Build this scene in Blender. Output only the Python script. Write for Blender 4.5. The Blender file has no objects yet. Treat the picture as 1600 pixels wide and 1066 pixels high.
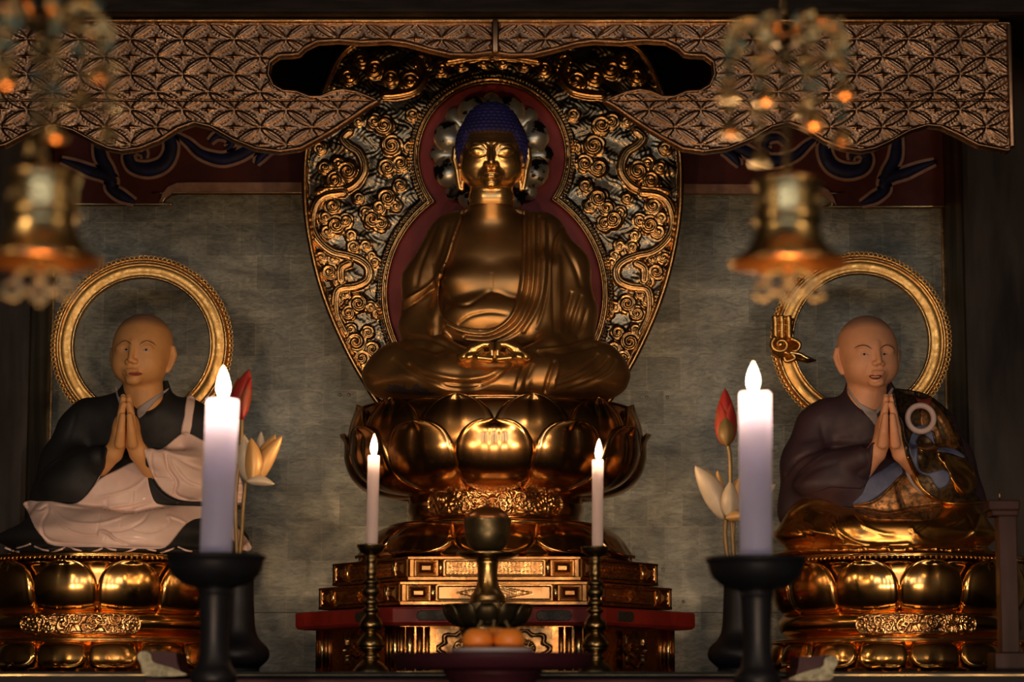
import bpy, bmesh, math, random
import numpy as np
from mathutils import Vector, Matrix
from mathutils.bvhtree import BVHTree
PI = math.pi
random.seed(7)
SC = bpy.context.scene
COL = SC.collection

# ------------------------------------------------------------------ camera
F = 4000.0                       # focal length in pixels of a 1600 px wide frame
CAM = Vector((0.064, -8.0, 1.20))
TH = math.atan((1085 - 533) / F)  # tilt up
cd = bpy.data.cameras.new('camera'); cam = bpy.data.objects.new('camera', cd); COL.objects.link(cam)
cam.location = CAM; cam.rotation_euler = (PI/2 + TH, 0, 0)
cd.sensor_width = 36.0; cd.lens = 36.0 * F / 1600.0
cd.dof.use_dof = True; cd.dof.focus_distance = 8.0; cd.dof.aperture_fstop = 2.5
cd.clip_start = 0.1; cd.clip_end = 60
SC.camera = cam
SC.view_settings.view_transform = 'Standard'; SC.view_settings.look = 'None'
SC.view_settings.gamma = 1.0; SC.view_settings.use_curve_mapping = False
SC.view_settings.exposure = 0.38

# ------------------------------------------------------------------ world and lights
w = bpy.data.worlds.new('world'); SC.world = w; w.use_nodes = True
w.node_tree.nodes['Background'].inputs[0].default_value = (0.30, 0.26, 0.22, 1)
w.node_tree.nodes['Background'].inputs[1].default_value = 0.02

def area(name, loc, target, sx, sy, power, col):
    l = bpy.data.lights.new(name, 'AREA'); l.shape = 'RECTANGLE'; l.size = sx; l.size_y = sy
    l.energy = power; l.color = col
    o = bpy.data.objects.new(name, l); COL.objects.link(o); o.location = loc
    o.rotation_euler = (Vector(target) - Vector(loc)).to_track_quat('-Z', 'Y').to_euler()
    return o
def point(name, loc, power, col, r=0.02):
    l = bpy.data.lights.new(name, 'POINT'); l.energy = power; l.color = col; l.shadow_soft_size = r
    o = bpy.data.objects.new(name, l); COL.objects.link(o); o.location = loc
    return o
def spot(name, loc, target, power, col, r=0.05, ang=50, blend=0.6):
    l = bpy.data.lights.new(name, 'SPOT'); l.energy = power; l.color = col; l.shadow_soft_size = r
    l.spot_size = math.radians(ang); l.spot_blend = blend
    o = bpy.data.objects.new(name, l); COL.objects.link(o); o.location = loc
    o.rotation_euler = (Vector(target) - Vector(loc)).to_track_quat('-Z', 'Y').to_euler()
    return o
COOL = (0.86, 0.92, 1.0); WARM = (1.0, 0.50, 0.18); WARM2 = (1.0, 0.62, 0.30)
# unseen area lamps behind the camera, added for assumed daylight; no windows are built
for k, x in enumerate((-3.3, -1.2, 1.2, 3.3)):
    area('assumed_daylight', (x, -11.6, 3.2), (0, 0, 1.6), 1.0, 2.2, 20, COOL)
# unseen warm spots added low in the hall to light the altar
for k, (x, tx_) in enumerate(((-1.9, -1.15), (-1.0, -0.75), (-0.35, -0.35), (0.45, 0.4), (1.1, 0.85), (2.0, 1.25))):
    spot('warm_fill', (x, -4.7, 1.02), (tx_, 0.4, 1.20), 88 if k in (0, 5) else 66, (1.0, 0.66, 0.40), 0.05, 31, 1.0)
for x in (-0.45, 0.5):
    spot('warm_fill', (x, -4.9, 1.00), (0.0, 0.0, 2.45), 40, (1.0, 0.60, 0.30), 0.05, 20, 0.9)  # narrow added spots that brighten the central statue and its halo
for x, y in ((-0.66, -4.55), (0.46, -4.2), (0.60, -4.1)):
    spot('warm_fill', (x, y, 0.95), (x, y + .15, 1.95), 60, (1.0, 0.27, 0.06), 0.03, 60, 0.8)  # added uplights that give the bell rims their orange undersides

# unseen warm lamps added high at both sides to brighten the ring halos
for x in (-2.05, 2.15):
    point('high_warm_fill', (x, -5.5, 3.15), 34, (1.0, 0.64, 0.32), 0.22)

# ------------------------------------------------------------------ pixel helpers
cT, sT = math.cos(TH), math.sin(TH)
def P(px, py, Y=0.0):
    u = (px - 800.0) / F; v = (533.0 - py) / F
    t = (Y - CAM.y) / (cT - v * sT)
    return Vector((CAM.x + t * u, Y, CAM.z + t * (sT + v * cT)))
def S(Y=0.0, py=600):
    v = (533.0 - py) / F
    return (Y - CAM.y) / (cT - v * sT) / F          # metres per pixel at that depth
def PN(px, py, Y):
    px = np.asarray(px, float); py = np.asarray(py, float)
    u = (px - 800.0) / F; v = (533.0 - py) / F
    t = (Y - CAM.y) / (cT - v * sT)
    return np.stack([CAM.x + t * u, np.zeros_like(t) + Y, CAM.z + t * (sT + v * cT)], -1)
def proj(V):
    V = np.asarray(V, float); d = V - np.array(CAM)
    zc = d[..., 1] * cT + d[..., 2] * sT; yc = -d[..., 1] * sT + d[..., 2] * cT
    return 800 + F * d[..., 0] / zc, 533 - F * yc / zc

# ------------------------------------------------------------------ object helpers
def thing(name, label, cat, loc=(0, 0, 0), group=None):
    o = bpy.data.objects.new(name, None); COL.objects.link(o); o.location = loc
    o.empty_display_size = 0.05
    o['label'] = label; o['category'] = cat
    if group: o['group'] = group
    return o
def tag(o, label=None, cat=None, group=None, kind=None):
    for k, v in (('label', label), ('category', cat), ('group', group), ('kind', kind)):
        if v: o[k] = v
    return o
def world_loc(o):
    v = Vector((0, 0, 0))
    while o is not None:
        v += o.location; o = o.parent
    return v
def mk(name, geo, mat, parent=None, smooth=True, origin=None, auto=None):
    """One mesh object from (verts, faces) in world coordinates."""
    V, Fc = geo[0], geo[1]
    V = np.asarray(V, np.float64).reshape(-1, 3)
    off = world_loc(parent) if parent is not None else Vector(origin if origin is not None else (0, 0, 0))
    me = bpy.data.meshes.new(name)
    if isinstance(Fc, np.ndarray):
        me.vertices.add(len(V)); me.vertices.foreach_set('co', (V - np.array(off)).astype(np.float32).ravel())
        n, k = Fc.shape
        me.loops.add(n * k); me.loops.foreach_set('vertex_index', Fc.astype(np.int32).ravel())
        me.polygons.add(n); me.polygons.foreach_set('loop_start', np.arange(n, dtype=np.int32) * k)
        me.update(calc_edges=True); me.validate()
    else:
        me.from_pydata((V - np.array(off)).tolist(), [], Fc); me.validate()
    bm = bmesh.new(); bm.from_mesh(me)
    if not isinstance(Fc, np.ndarray):
        bmesh.ops.recalc_face_normals(bm, faces=bm.faces)
        if auto is not None:
            for e in bm.edges:
                if len(e.link_faces) == 2 and e.calc_face_angle(0) > math.radians(auto): e.smooth = False
    bm.to_mesh(me); bm.free()
    me.polygons.foreach_set('use_smooth', [smooth] * len(me.polygons))
    o = bpy.data.objects.new(name, me); COL.objects.link(o)
    if parent is not None: o.parent = parent
    else: o.location = off
    if isinstance(mat, (list, tuple)):
        for m in mat: me.materials.append(m)
    elif mat: me.materials.append(mat)
    if len(geo) > 2 and geo[2] is not None:
        for nm, arr in geo[2].items():
            a = me.color_attributes.new(nm, 'FLOAT_COLOR', 'POINT')
            c = np.ones((len(V), 4), np.float32); c[:, :3] = np.asarray(arr).reshape(len(V), -1)
            a.data.foreach_set('color', c.ravel())
    return o
def dup(o, loc=None, parent=None):
    c = o.copy(); COL.objects.link(c); c.parent = parent
    if loc is not None: c.location = loc
    for ch in list(o.children): dup(ch, None, c)
    return c

# ------------------------------------------------------------------ geometry generators: (verts, faces)
def merge(*gs):
    V, Fc = [], []
    for g in gs:
        n = len(V); V.extend([tuple(v) for v in g[0]]); Fc.extend([tuple(int(i) + n for i in f) for f in g[1]])
    return V, Fc
def box(c, s, bev=0.0):
    x, y, z = [q / 2 for q in s]; V = []; b = min(bev, x * .9, y * .9, z * .9)
    if b <= 0:
        V = [(c[0] + i * x, c[1] + j * y, c[2] + k * z) for i in (-1, 1) for j in (-1, 1) for k in (-1, 1)]
        return V, [(0, 1, 3, 2), (4, 6, 7, 5), (0, 4, 5, 1), (2, 3, 7, 6), (0, 2, 6, 4), (1, 5, 7, 3)]
    bm = bmesh.new(); bmesh.ops.create_cube(bm, size=1.0)
    for v in bm.verts: v.co = Vector((v.co.x * 2 * x, v.co.y * 2 * y, v.co.z * 2 * z))
    bmesh.ops.bevel(bm, geom=list(bm.edges), offset=b, segments=2, affect='EDGES', profile=0.6)
    V = [(v.co.x + c[0], v.co.y + c[1], v.co.z + c[2]) for v in bm.verts]
    bm.verts.index_update(); Fc = [tuple(v.index for v in f.verts) for f in bm.faces]; bm.free()
    return V, Fc
def cr(pts, n=6, closed=False):
    """Catmull-Rom resample of a polyline."""
    p = [np.asarray(q, float) for q in pts]; out = []
    m = len(p); rng = range(m if closed else m - 1)
    for i in rng:
        a, b, c, d = (p[(i - 1) % m] if closed or i > 0 else p[i]), p[i], p[(i + 1) % m], (p[(i + 2) % m] if closed or i + 2 < m else p[(i + 1) % m])
        for k in range(n):
            t = k / n
            out.append(0.5 * ((2 * b) + (-a + c) * t + (2 * a - 5 * b + 4 * c - d) * t * t + (-a + 3 * b - 3 * c + d) * t ** 3))
    if not closed: out.append(p[-1])
    return np.array(out)
def lathe(c, prof, seg=48, sy=1.0, scx=1.0):
    """prof: (r, z) bottom to top or top to bottom, around the vertical axis through c."""
    V, Fc = [], []; n = len(prof)
    for r, z in prof:
        for k in range(seg):
            a = 2 * PI * k / seg
            V.append((c[0] + r * scx * math.cos(a), c[1] + r * sy * math.sin(a), z))
    for i in range(n - 1):
        for k in range(seg):
            k2 = (k + 1) % seg
            Fc.append((i * seg + k, i * seg + k2, (i + 1) * seg + k2, (i + 1) * seg + k))
    Fc.append(tuple(range(seg - 1, -1, -1))); Fc.append(tuple((n - 1) * seg + k for k in range(seg)))
    return V, Fc
def lathe_px(cx, Y, prof, seg=48, smooth=0, sy=1.0):
    """prof: (half width px, py) as seen in the picture at depth Y (axis)."""
    if smooth: prof = cr(prof, smooth)
    c = P(cx, prof[0][1], Y); out = []
    for hw, py in prof:
        out.append((max(hw, 0.02) * S(Y, py), P(cx, py, Y).z))
    return lathe((c.x, c.y), out, seg, sy)
def tube(path, rad, seg=8, closed=False, flat=None):
    p = [Vector(q) for q in path]; n = len(p); V, Fc = [], []
    if not hasattr(rad, '__len__'): rad = [rad] * n
    up = None
    for i in range(n):
        a = p[(i - 1) % n] if closed or i > 0 else p[i]; b = p[(i + 1) % n] if closed or i < n - 1 else p[i]
        t = (b - a)
        t = t.normalized() if t.length > 1e-9 else Vector((0, 0, 1))
        if up is None: up = Vector((0, 1, 0)) if abs(t.y) < .9 else Vector((1, 0, 0))
        up = (up - t * up.dot(t))
        up = up.normalized() if up.length > 1e-6 else t.orthogonal().normalized()
        s = t.cross(up)
        for k in range(seg):
            an = 2 * PI * k / seg
            f = flat if flat else 1.0
            V.append(tuple(p[i] + (s * math.cos(an) + up * math.sin(an) * f) * rad[i]))
    rng = n if closed else n - 1
    for i in range(rng):
        j = (i + 1) % n
        for k in range(seg):
            k2 = (k + 1) % seg; Fc.append((i * seg + k, i * seg + k2, j * seg + k2, j * seg + k))
    if not closed:
        Fc.append(tuple(range(seg - 1, -1, -1))); Fc.append(tuple((n - 1) * seg + k for k in range(seg)))
    return V, Fc
def torus(c, R, r, seg=48, sides=10, axis='z'):
    pts = []
    for k in range(seg):
        a = 2 * PI * k / seg
        d = {'z': (math.cos(a), math.sin(a), 0), 'y': (math.cos(a), 0, math.sin(a)), 'x': (0, math.cos(a), math.sin(a))}[axis]
        pts.append(Vector(c) + Vector(d) * R)
    return tube(pts, r, sides, True)
def ball(c, r, seg=16, rings=10, sz=1.0, sy=1.0):
    V, Fc = [], []
    for i in range(rings + 1):
        th = PI * i / rings; rr = max(math.sin(th), 1e-3)
        for k in range(seg):
            a = 2 * PI * k / seg
            V.append((c[0] + r * rr * math.cos(a), c[1] + r * sy * rr * math.sin(a), c[2] + r * sz * math.cos(th)))
    for i in range(rings):
        for k in range(seg):
            k2 = (k + 1) % seg; Fc.append((i * seg + k, i * seg + k2, (i + 1) * seg + k2, (i + 1) * seg + k))
    return V, Fc
def prism(xz, y0, y1):
    """outline in world x,z extruded between depths y0 and y1"""
    n = len(xz)
    V = [(x, y0, z) for x, z in xz] + [(x, y1, z) for x, z in xz]
    Fc = [tuple(range(n)), tuple(range(2 * n - 1, n - 1, -1))]
    Fc += [(i, (i + 1) % n, n + (i + 1) % n, n + i) for i in range(n)]
    return V, Fc
def prism_px(pts, Y, th):
    return prism([(P(x, y, Y).x, P(x, y, Y).z) for x, y in pts], Y, Y + th)
def ribbon_px(path, w, Y, th, n=8, dome=0.0):
    """flat tapering band along a pixel path; w: half widths in px per control point"""
    q = cr([(a[0], a[1], b) for a, b in zip(path, w)], n)
    L, R, C = [], [], []
    for i in range(len(q)):
        a, b = q[max(i - 1, 0)], q[min(i + 1, len(q) - 1)]
        t = b[:2] - a[:2]; t /= max(np.hypot(*t), 1e-6); nn = np.array([-t[1], t[0]]); ww = max(q[i][2], .3)
        L.append(q[i][:2] + nn * ww); R.append(q[i][:2] - nn * ww); C.append(q[i][:2])
    V, Fc = [], []; m = len(q)
    for i in range(m):
        for s, (pt, yy) in enumerate(((L[i], Y + th), (L[i], Y), (C[i], Y - dome), (R[i], Y), (R[i], Y + th))):
            V.append(tuple(P(pt[0], pt[1], yy)))
    for i in range(m - 1):
        for s in range(4): Fc.append((i * 5 + s, i * 5 + s + 1, (i + 1) * 5 + s + 1, (i + 1) * 5 + s))
        Fc.append((i * 5 + 4, i * 5, (i + 1) * 5, (i + 1) * 5 + 4))
    Fc.append((0, 1, 2, 3, 4)); Fc.append(tuple((m - 1) * 5 + k for k in (4, 3, 2, 1, 0)))
    return V, Fc

# ------------------------------------------------------------------ polygons and relief boards
def poly_sd(px, py, poly):
    """signed distance to a closed polygon, positive inside; also nearest point"""
    poly = np.asarray(poly, float); n = len(poly)
    best = np.full(px.shape, 1e18); bx = np.zeros_like(px); by = np.zeros_like(px); ins = np.zeros(px.shape, bool)
    for i in range(n):
        ax, ay = poly[i]; cx, cy = poly[(i + 1) % n]; dx, dy = cx - ax, cy - ay
        L = dx * dx + dy * dy
        if L < 1e-12: continue
        t = np.clip(((px - ax) * dx + (py - ay) * dy) / L, 0, 1)
        qx = ax + t * dx; qy = ay + t * dy; d = (px - qx) ** 2 + (py - qy) ** 2
        m = d < best; best = np.where(m, d, best); bx = np.where(m, qx, bx); by = np.where(m, qy, by)
        if abs(dy) > 1e-12:
            c = ((ay > py) != (cy > py)) & (px < dx * (py - ay) / dy + ax); ins ^= c
    d = np.sqrt(best)
    return np.where(ins, d, -d), bx, by
def line_d(px, py, path):
    """distance to an open polyline and the parameter 0..1 along it"""
    path = np.asarray(path, float); best = np.full(px.shape, 1e18); tt = np.zeros_like(px); n = len(path) - 1
    for i in range(n):
        ax, ay = path[i][:2]; dx, dy = path[i + 1][0] - ax, path[i + 1][1] - ay; L = max(dx * dx + dy * dy, 1e-12)
        t = np.clip(((px - ax) * dx + (py - ay) * dy) / L, 0, 1)
        d = (px - ax - t * dx) ** 2 + (py - ay - t * dy) ** 2
        m = d < best; best = np.where(m, d, best); tt = np.where(m, (i + t) / n, tt)
    return np.sqrt(best), tt
def board(poly, holes, step, Y, height, back, attr=None):
    """A carved board: outline and holes in px, height(px,py)->px of relief toward the viewer; solid back at Y+back (m)."""
    poly = np.asarray(poly, float)
    x0, y0 = poly.min(0) - step; x1, y1 = poly.max(0) + step
    xs = np.arange(x0, x1 + step, step); ys = np.arange(y0, y1 + step, step)
    GX, GY = np.meshgrid(xs, ys, indexing='ij')
    sd, nx, ny = poly_sd(GX, GY, poly)
    for h in holes:
        s2, hx, hy = poly_sd(GX, GY, h); s2 = -s2
        m = s2 < sd; sd = np.where(m, s2, sd); nx = np.where(m, hx, nx); ny = np.where(m, hy, ny)
    ins = sd >= 0
    c = ins[:-1, :-1].astype(int) + ins[1:, :-1] + ins[1:, 1:] + ins[:-1, 1:]
    keep = c >= 2
    GX = np.where(ins, GX, nx); GY = np.where(ins, GY, ny); sd = np.maximum(sd, 0)
    H = height(GX, GY, sd)
    idx = np.arange(GX.size).reshape(GX.shape)
    q = np.stack([idx[:-1, :-1], idx[:-1, 1:], idx[1:, 1:], idx[1:, :-1]], -1)[keep]
    used = np.unique(q); remap = -np.ones(GX.size, int); remap[used] = np.arange(len(used)); q = remap[q]
    V = PN(GX.ravel()[used], GY.ravel()[used], Y); V[:, 1] -= H.ravel()[used] * S(Y)
    e = np.concatenate([q[:, [0, 1]], q[:, [1, 2]], q[:, [2, 3]], q[:, [3, 0]]])
    key = np.sort(e, 1); code = key[:, 0].astype(np.int64) * len(used) + key[:, 1]
    u, inv, cnt = np.unique(code, return_inverse=True, return_counts=True)
    be = e[cnt[inv] == 1]
    bv = np.unique(be); m2 = -np.ones(len(used), int); m2[bv] = np.arange(len(bv)) + len(used)
    VB = V[bv].copy(); VB[:, 1] = Y + back
    sk = np.stack([be[:, 1], be[:, 0], m2[be[:, 0]], m2[be[:, 1]]], -1)
    VV = np.concatenate([V, VB]); FF = np.concatenate([q, sk])
    at = None
    if attr is not None:
        A = attr(GX.ravel()[used], GY.ravel()[used], sd.ravel()[used]).reshape(len(used), -1)
        A = np.concatenate([A, A[bv]]); at = {'mask': A if A.shape[1] == 3 else np.repeat(A, 3, 1)}
    return VV, FF, at

# ------------------------------------------------------------------ implicit surfaces
def smin(a, b, k):
    h = np.clip(0.5 + 0.5 * (b - a) / k, 0, 1); return b + (a - b) * h - k * h * (1 - h)
def smax(a, b, k): return -smin(-a, -b, k)
def s_ell(p, c, r):
    q = [(p[i] - c[i]) / r[i] for i in range(3)]
    k0 = np.sqrt(q[0] ** 2 + q[1] ** 2 + q[2] ** 2) + 1e-9
    k1 = np.sqrt(sum((q[i] / r[i]) ** 2 for i in range(3))) + 1e-9
    return k0 * (k0 - 1) / k1
def s_cone(p, a, b, ra, rb):
    ba = [b[i] - a[i] for i in range(3)]; L = sum(x * x for x in ba) + 1e-12
    pa = [p[i] - a[i] for i in range(3)]
    t = np.clip(sum(pa[i] * ba[i] for i in range(3)) / L, 0, 1)
    return np.sqrt(sum((pa[i] - t * ba[i]) ** 2 for i in range(3))) - (ra + (rb - ra) * t)
def s_chain(p, pts, rad, k=None):
    d = None
    for i in range(len(pts) - 1):
        q = s_cone(p, pts[i], pts[i + 1], rad[i], rad[i + 1]); d = q if d is None else (smin(d, q, k) if k else np.minimum(d, q))
    return d
def rot(p, c, yaw=0, pitch=0, roll=0):
    """world grid -> local coordinates of a frame at c (yaw about z, pitch about x, roll about y)"""
    R = (Matrix.Rotation(yaw, 3, 'Z') @ Matrix.Rotation(pitch, 3, 'X') @ Matrix.Rotation(roll, 3, 'Y')).inverted()
    d = [p[i] - c[i] for i in range(3)]
    return [R[i][0] * d[0] + R[i][1] * d[1] + R[i][2] * d[2] for i in range(3)]
CORN = np.array([(i, j, k) for i in (0, 1) for j in (0, 1) for k in (0, 1)])
EDG = [(a, b) for a in range(8) for b in range(a + 1, 8) if np.abs(CORN[a] - CORN[b]).sum() == 1]
def sdf_mesh(f, lo, hi, h):
    ax = [np.arange(lo[i], hi[i] + h, h, dtype=np.float32) for i in range(3)]
    G = np.meshgrid(*ax, indexing='ij'); D = f(G).astype(np.float32); del G
    D = np.where(D == 0, 1e-7, D)
    n = D.shape; neg = D < 0
    s = np.zeros([n[0] - 1, n[1] - 1, n[2] - 1], np.int8)
    for c in CORN: s += neg[c[0]:n[0] - 1 + c[0], c[1]:n[1] - 1 + c[1], c[2]:n[2] - 1 + c[2]]
    act = (s > 0) & (s < 8); ii = np.array(np.nonzero(act)).T
    cid = -np.ones(act.shape, np.int64); cid[act] = np.arange(len(ii))
    vals = np.stack([D[ii[:, 0] + c[0], ii[:, 1] + c[1], ii[:, 2] + c[2]] for c in CORN], 1)
    acc = np.zeros((len(ii), 3)); cnt = np.zeros(len(ii))
    for a, b in EDG:
        va, vb = vals[:, a], vals[:, b]; m = (va < 0) != (vb < 0)
        t = np.where(m, va / np.where(m, va - vb, 1), 0)
        pt = CORN[a] + t[:, None] * (CORN[b] - CORN[a]); acc += pt * m[:, None]; cnt += m
    V = (ii + acc / cnt[:, None]) * h + np.array([lo[0], lo[1], lo[2]])
    faces = []
    for d in range(3):
        e1, e2 = [(1, 2), (2, 0), (0, 1)][d]
        sl0 = [slice(None)] * 3; sl1 = [slice(None)] * 3; sl0[d] = slice(0, -1); sl1[d] = slice(1, None)
        A, B = neg[tuple(sl0)], neg[tuple(sl1)]; cr_ = A != B
        q = np.array(np.nonzero(cr_)).T
        ok = (q[:, e1] > 0) & (q[:, e2] > 0) & (q[:, e1] < n[e1] - 1) & (q[:, e2] < n[e2] - 1); q = q[ok]
        ina = A[q[:, 0], q[:, 1], q[:, 2]]
        def cell(o1, o2):
            c = q.copy(); c[:, e1] -= o1; c[:, e2] -= o2; return cid[c[:, 0], c[:, 1], c[:, 2]]
        f4 = np.stack([cell(1, 1), cell(0, 1), cell(0, 0), cell(1, 0)], 1)
        f4[~ina] = f4[~ina][:, ::-1]
        faces.append(f4)
    Fc = np.concatenate(faces)
    return V, Fc
def normals(V, Fc):
    a = V[Fc[:, 2]] - V[Fc[:, 0]]; b = V[Fc[:, 3]] - V[Fc[:, 1]]; n = np.cross(a, b)
    N = np.zeros_like(V)
    for k in range(4): np.add.at(N, Fc[:, k], n)
    return N / (np.linalg.norm(N, axis=1)[:, None] + 1e-12)
def nsmooth(V, Fc, it=1, lam=0.5):
    for _ in range(it):
        A = np.zeros_like(V); c = np.zeros(len(V))
        for k in range(4):
            for m in (1, 3):
                np.add.at(A, Fc[:, k], V[Fc[:, (k + m) % 4]]); np.add.at(c, Fc[:, k], 1)
        V = V + lam * (A / np.maximum(c, 1)[:, None] - V)
    return V
def strokes(V, Fc, lst, front=0.15):
    """carve folds: lst of (pixel path, width px, depth px (+out/-in), kind); only on surfaces that face the viewer"""
    N = normals(V, Fc); px, py = proj(V); w_ = np.clip((-N[:, 1] - front) / 0.35, 0, 1)
    D = np.zeros(len(V))
    for path, wd, amp, kind in lst:
        q = cr(path, 6); lo = q.min(0) - wd * 3; hi = q.max(0) + wd * 3
        m = (px > lo[0]) & (px < hi[0]) & (py > lo[1]) & (py < hi[1]) & (w_ > 0)
        if not m.any(): continue
        d, t = line_d(px[m], py[m], q)
        e = np.sin(PI * np.clip(t, 0.0, 1)) ** 0.5 if 'taper' in kind else 1.0
        if 'step' in kind:      # a hem: raised on one side, falls off sharply
            # side sign from polyline
            sgn = side_of(px[m], py[m], q)
            g = np.where(sgn > 0, np.exp(-(d / (wd * 2.2)) ** 2), np.exp(-(d / (wd * .35)) ** 2))
        else: g = np.exp(-(d / wd) ** 2)
        D[m] += amp * g * e
    return V + N * (D * w_ * S(0))[:, None]
def side_of(px, py, path):
    path = np.asarray(path, float); best = np.full(px.shape, 1e18); sg = np.zeros_like(px)
    for i in range(len(path) - 1):
        ax, ay = path[i]; dx, dy = path[i + 1] - path[i]; L = max(dx * dx + dy * dy, 1e-12)
        t = np.clip(((px - ax) * dx + (py - ay) * dy) / L, 0, 1)
        d = (px - ax - t * dx) ** 2 + (py - ay - t * dy) ** 2; m = d < best; best = np.where(m, d, best)
        sg = np.where(m, np.sign(dx * (py - ay) - dy * (px - ax)), sg)
    return sg

# ------------------------------------------------------------------ materials
def new_mat(name):
    m = bpy.data.materials.new(name); m.use_nodes = True
    return m, m.node_tree, m.node_tree.nodes['Principled BSDF']
def noise_node(nt, scale, detail=4, rough=0.55, dist=0.0, vec=None, stretch=None):
    n = nt.nodes.new('ShaderNodeTexNoise'); n.inputs['Scale'].default_value = scale; n.inputs['Detail'].default_value = detail
    n.inputs['Roughness'].default_value = rough; n.inputs['Distortion'].default_value = dist
    if vec is None:
        g = nt.nodes.new('ShaderNodeTexCoord'); vec = g.outputs['Object']
    if stretch:
        mp = nt.nodes.new('ShaderNodeMapping'); mp.inputs['Scale'].default_value = stretch; nt.links.new(vec, mp.inputs[0]); vec = mp.outputs[0]
    nt.links.new(vec, n.inputs['Vector']); return n
def ramp(nt, src, stops):
    r = nt.nodes.new('ShaderNodeValToRGB'); el = r.color_ramp.elements
    while len(el) < len(stops): el.new(0.5)
    for e, (p_, c) in zip(el, stops): e.position = p_; e.color = (c[0], c[1], c[2], 1) if hasattr(c, '__len__') else (c, c, c, 1)
    nt.links.new(src, r.inputs[0]); return r
def mat(name, c1, c2=None, rough=0.5, rough2=None, metal=0.0, scale=8.0, lo=0.35, hi=0.65, bump=0.0, bscale=40, detail=5, coat=0.0, sss=0.0, stretch=None, bdist=0.002, spec=None):
    m, nt, b = new_mat(name); b.inputs['Metallic'].default_value = metal
    if c2 is None:
        b.inputs['Base Color'].default_value = (*c1, 1); b.inputs['Roughness'].default_value = rough
    else:
        n = noise_node(nt, scale, detail, stretch=stretch); r = ramp(nt, n.outputs['Fac'], [(lo, c1), (hi, c2)])
        nt.links.new(r.outputs[0], b.inputs['Base Color'])
        r2 = ramp(nt, n.outputs['Fac'], [(lo, rough), (hi, rough if rough2 is None else rough2)]); nt.links.new(r2.outputs[0], b.inputs['Roughness'])
    if bump > 0:
        n = noise_node(nt, bscale, 4); bp = nt.nodes.new('ShaderNodeBump'); bp.inputs['Strength'].default_value = bump; bp.inputs['Distance'].default_value = bdist
        nt.links.new(n.outputs['Fac'], bp.inputs['Height']); nt.links.new(bp.outputs[0], b.inputs['Normal'])
    if spec is not None: b.inputs['Specular IOR Level'].default_value = spec
    if coat: b.inputs['Coat Weight'].default_value = coat; b.inputs['Coat Roughness'].default_value = 0.12
    if sss:
        b.inputs['Subsurface Weight'].default_value = sss; b.inputs['Subsurface Scale'].default_value = 0.02; b.inputs['Subsurface Radius'].default_value = (1, .6, .4)
    return m
M = {}
M['gold_polished'] = mat('gold_polished', (1.0, 0.60, 0.20), (0.80, 0.42, 0.13), 0.13, 0.24, 1.0, 6, bump=0.10, bscale=14)
M['gold_aged'] = mat('gold_aged', (0.80, 0.47, 0.19), (0.46, 0.24, 0.09), 0.15, 0.27, 1.0, 5, 0.3, 0.7, bump=0.12, bscale=16)
M['gold_statue'] = mat('gold_statue', (0.52, 0.30, 0.12), (0.28, 0.15, 0.056), 0.34, 0.48, 0.9, 4, 0.32, 0.72, bump=0.10, bscale=22)
M['gold_skin_plain'] = mat('gold_skin', (0.88, 0.55, 0.20), (0.70, 0.40, 0.14), 0.24, 0.32, 1.0, 5, 0.3, 0.7)
M['gold_ring'] = mat('gold_ring', (1.0, 0.60, 0.20), (0.75, 0.40, 0.11), 0.30, 0.42, 1.0, 60, 0.35, 0.62, bump=0.5, bscale=160, bdist=0.0015)
M['gold_bright'] = mat('gold_bright', (1.0, 0.70, 0.32), None, 0.2, metal=1.0)
M['gold_floor'] = mat('gold_floor', (0.64, 0.33, 0.11), (0.36, 0.17, 0.055), 0.22, 0.34, 1.0, 14, bump=.3, bscale=24, bdist=.006)
M['brass'] = mat('brass', (0.50, 0.33, 0.12), (0.22, 0.15, 0.07), 0.26, 0.42, 1.0, 12)
M['brass_dark'] = mat('brass_dark', (0.30, 0.21, 0.09), (0.12, 0.10, 0.06), 0.24, 0.38, 1.0, 10)
M['brass_bell'] = mat('brass_bell', (0.74, 0.56, 0.27), (0.45, 0.34, 0.16), 0.26, 0.38, 1.0, 14)
M['verdigris'] = mat('verdigris', (0.22, 0.36, 0.30), (0.12, 0.17, 0.13), 0.45, 0.6, 0.4, 40, bump=0.4, bscale=120)
M['silver_petal'] = mat('silver_petal', (0.74, 0.70, 0.56), (0.02, 0.015, 0.015), 0.34, 0.5, 0.85, 16, 0.53, 0.58)
M['red_lacquer'] = mat('red_lacquer', (0.23, 0.018, 0.012), (0.15, 0.012, 0.010), 0.4, 0.5, 0.0, 7, spec=.2)
M['red_disc'] = mat('red_disc', (0.30, 0.022, 0.016), (0.20, 0.015, 0.012), 0.5, 0.6, 0.0, 7)
M['red_paint'] = mat('red_paint', (0.10, 0.010, 0.008), (0.06, 0.008, 0.008), 0.6, 0.7, 0.0, 9)
M['blue_paint'] = mat('blue_paint', (0.010, 0.014, 0.10), (0.008, 0.010, 0.045), 0.6, 0.7, 0.0, 30)
M['pink_line'] = mat('pink_line', (0.46, 0.28, 0.22), (0.34, 0.19, 0.15), 0.6, 0.7, 0.0, 30)
M['hair_blue'] = mat('hair_blue', (0.013, 0.010, 0.13), (0.008, 0.007, 0.07), 0.7, 0.8, 0.0, 18)
M['dark_wood'] = mat('dark_wood', (0.020, 0.013, 0.008), (0.009, 0.006, 0.005), 0.45, 0.6, 0.0, 6, stretch=(1, 1, 8), spec=.15)
M['black_lacquer'] = mat('black_lacquer', (0.006, 0.005, 0.006), None, 0.5, spec=.12)
M['black_iron'] = mat('black_iron', (0.009, 0.010, 0.014), (0.006, 0.006, 0.008), 0.36, 0.48, 0.0, 20, spec=.22)
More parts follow.
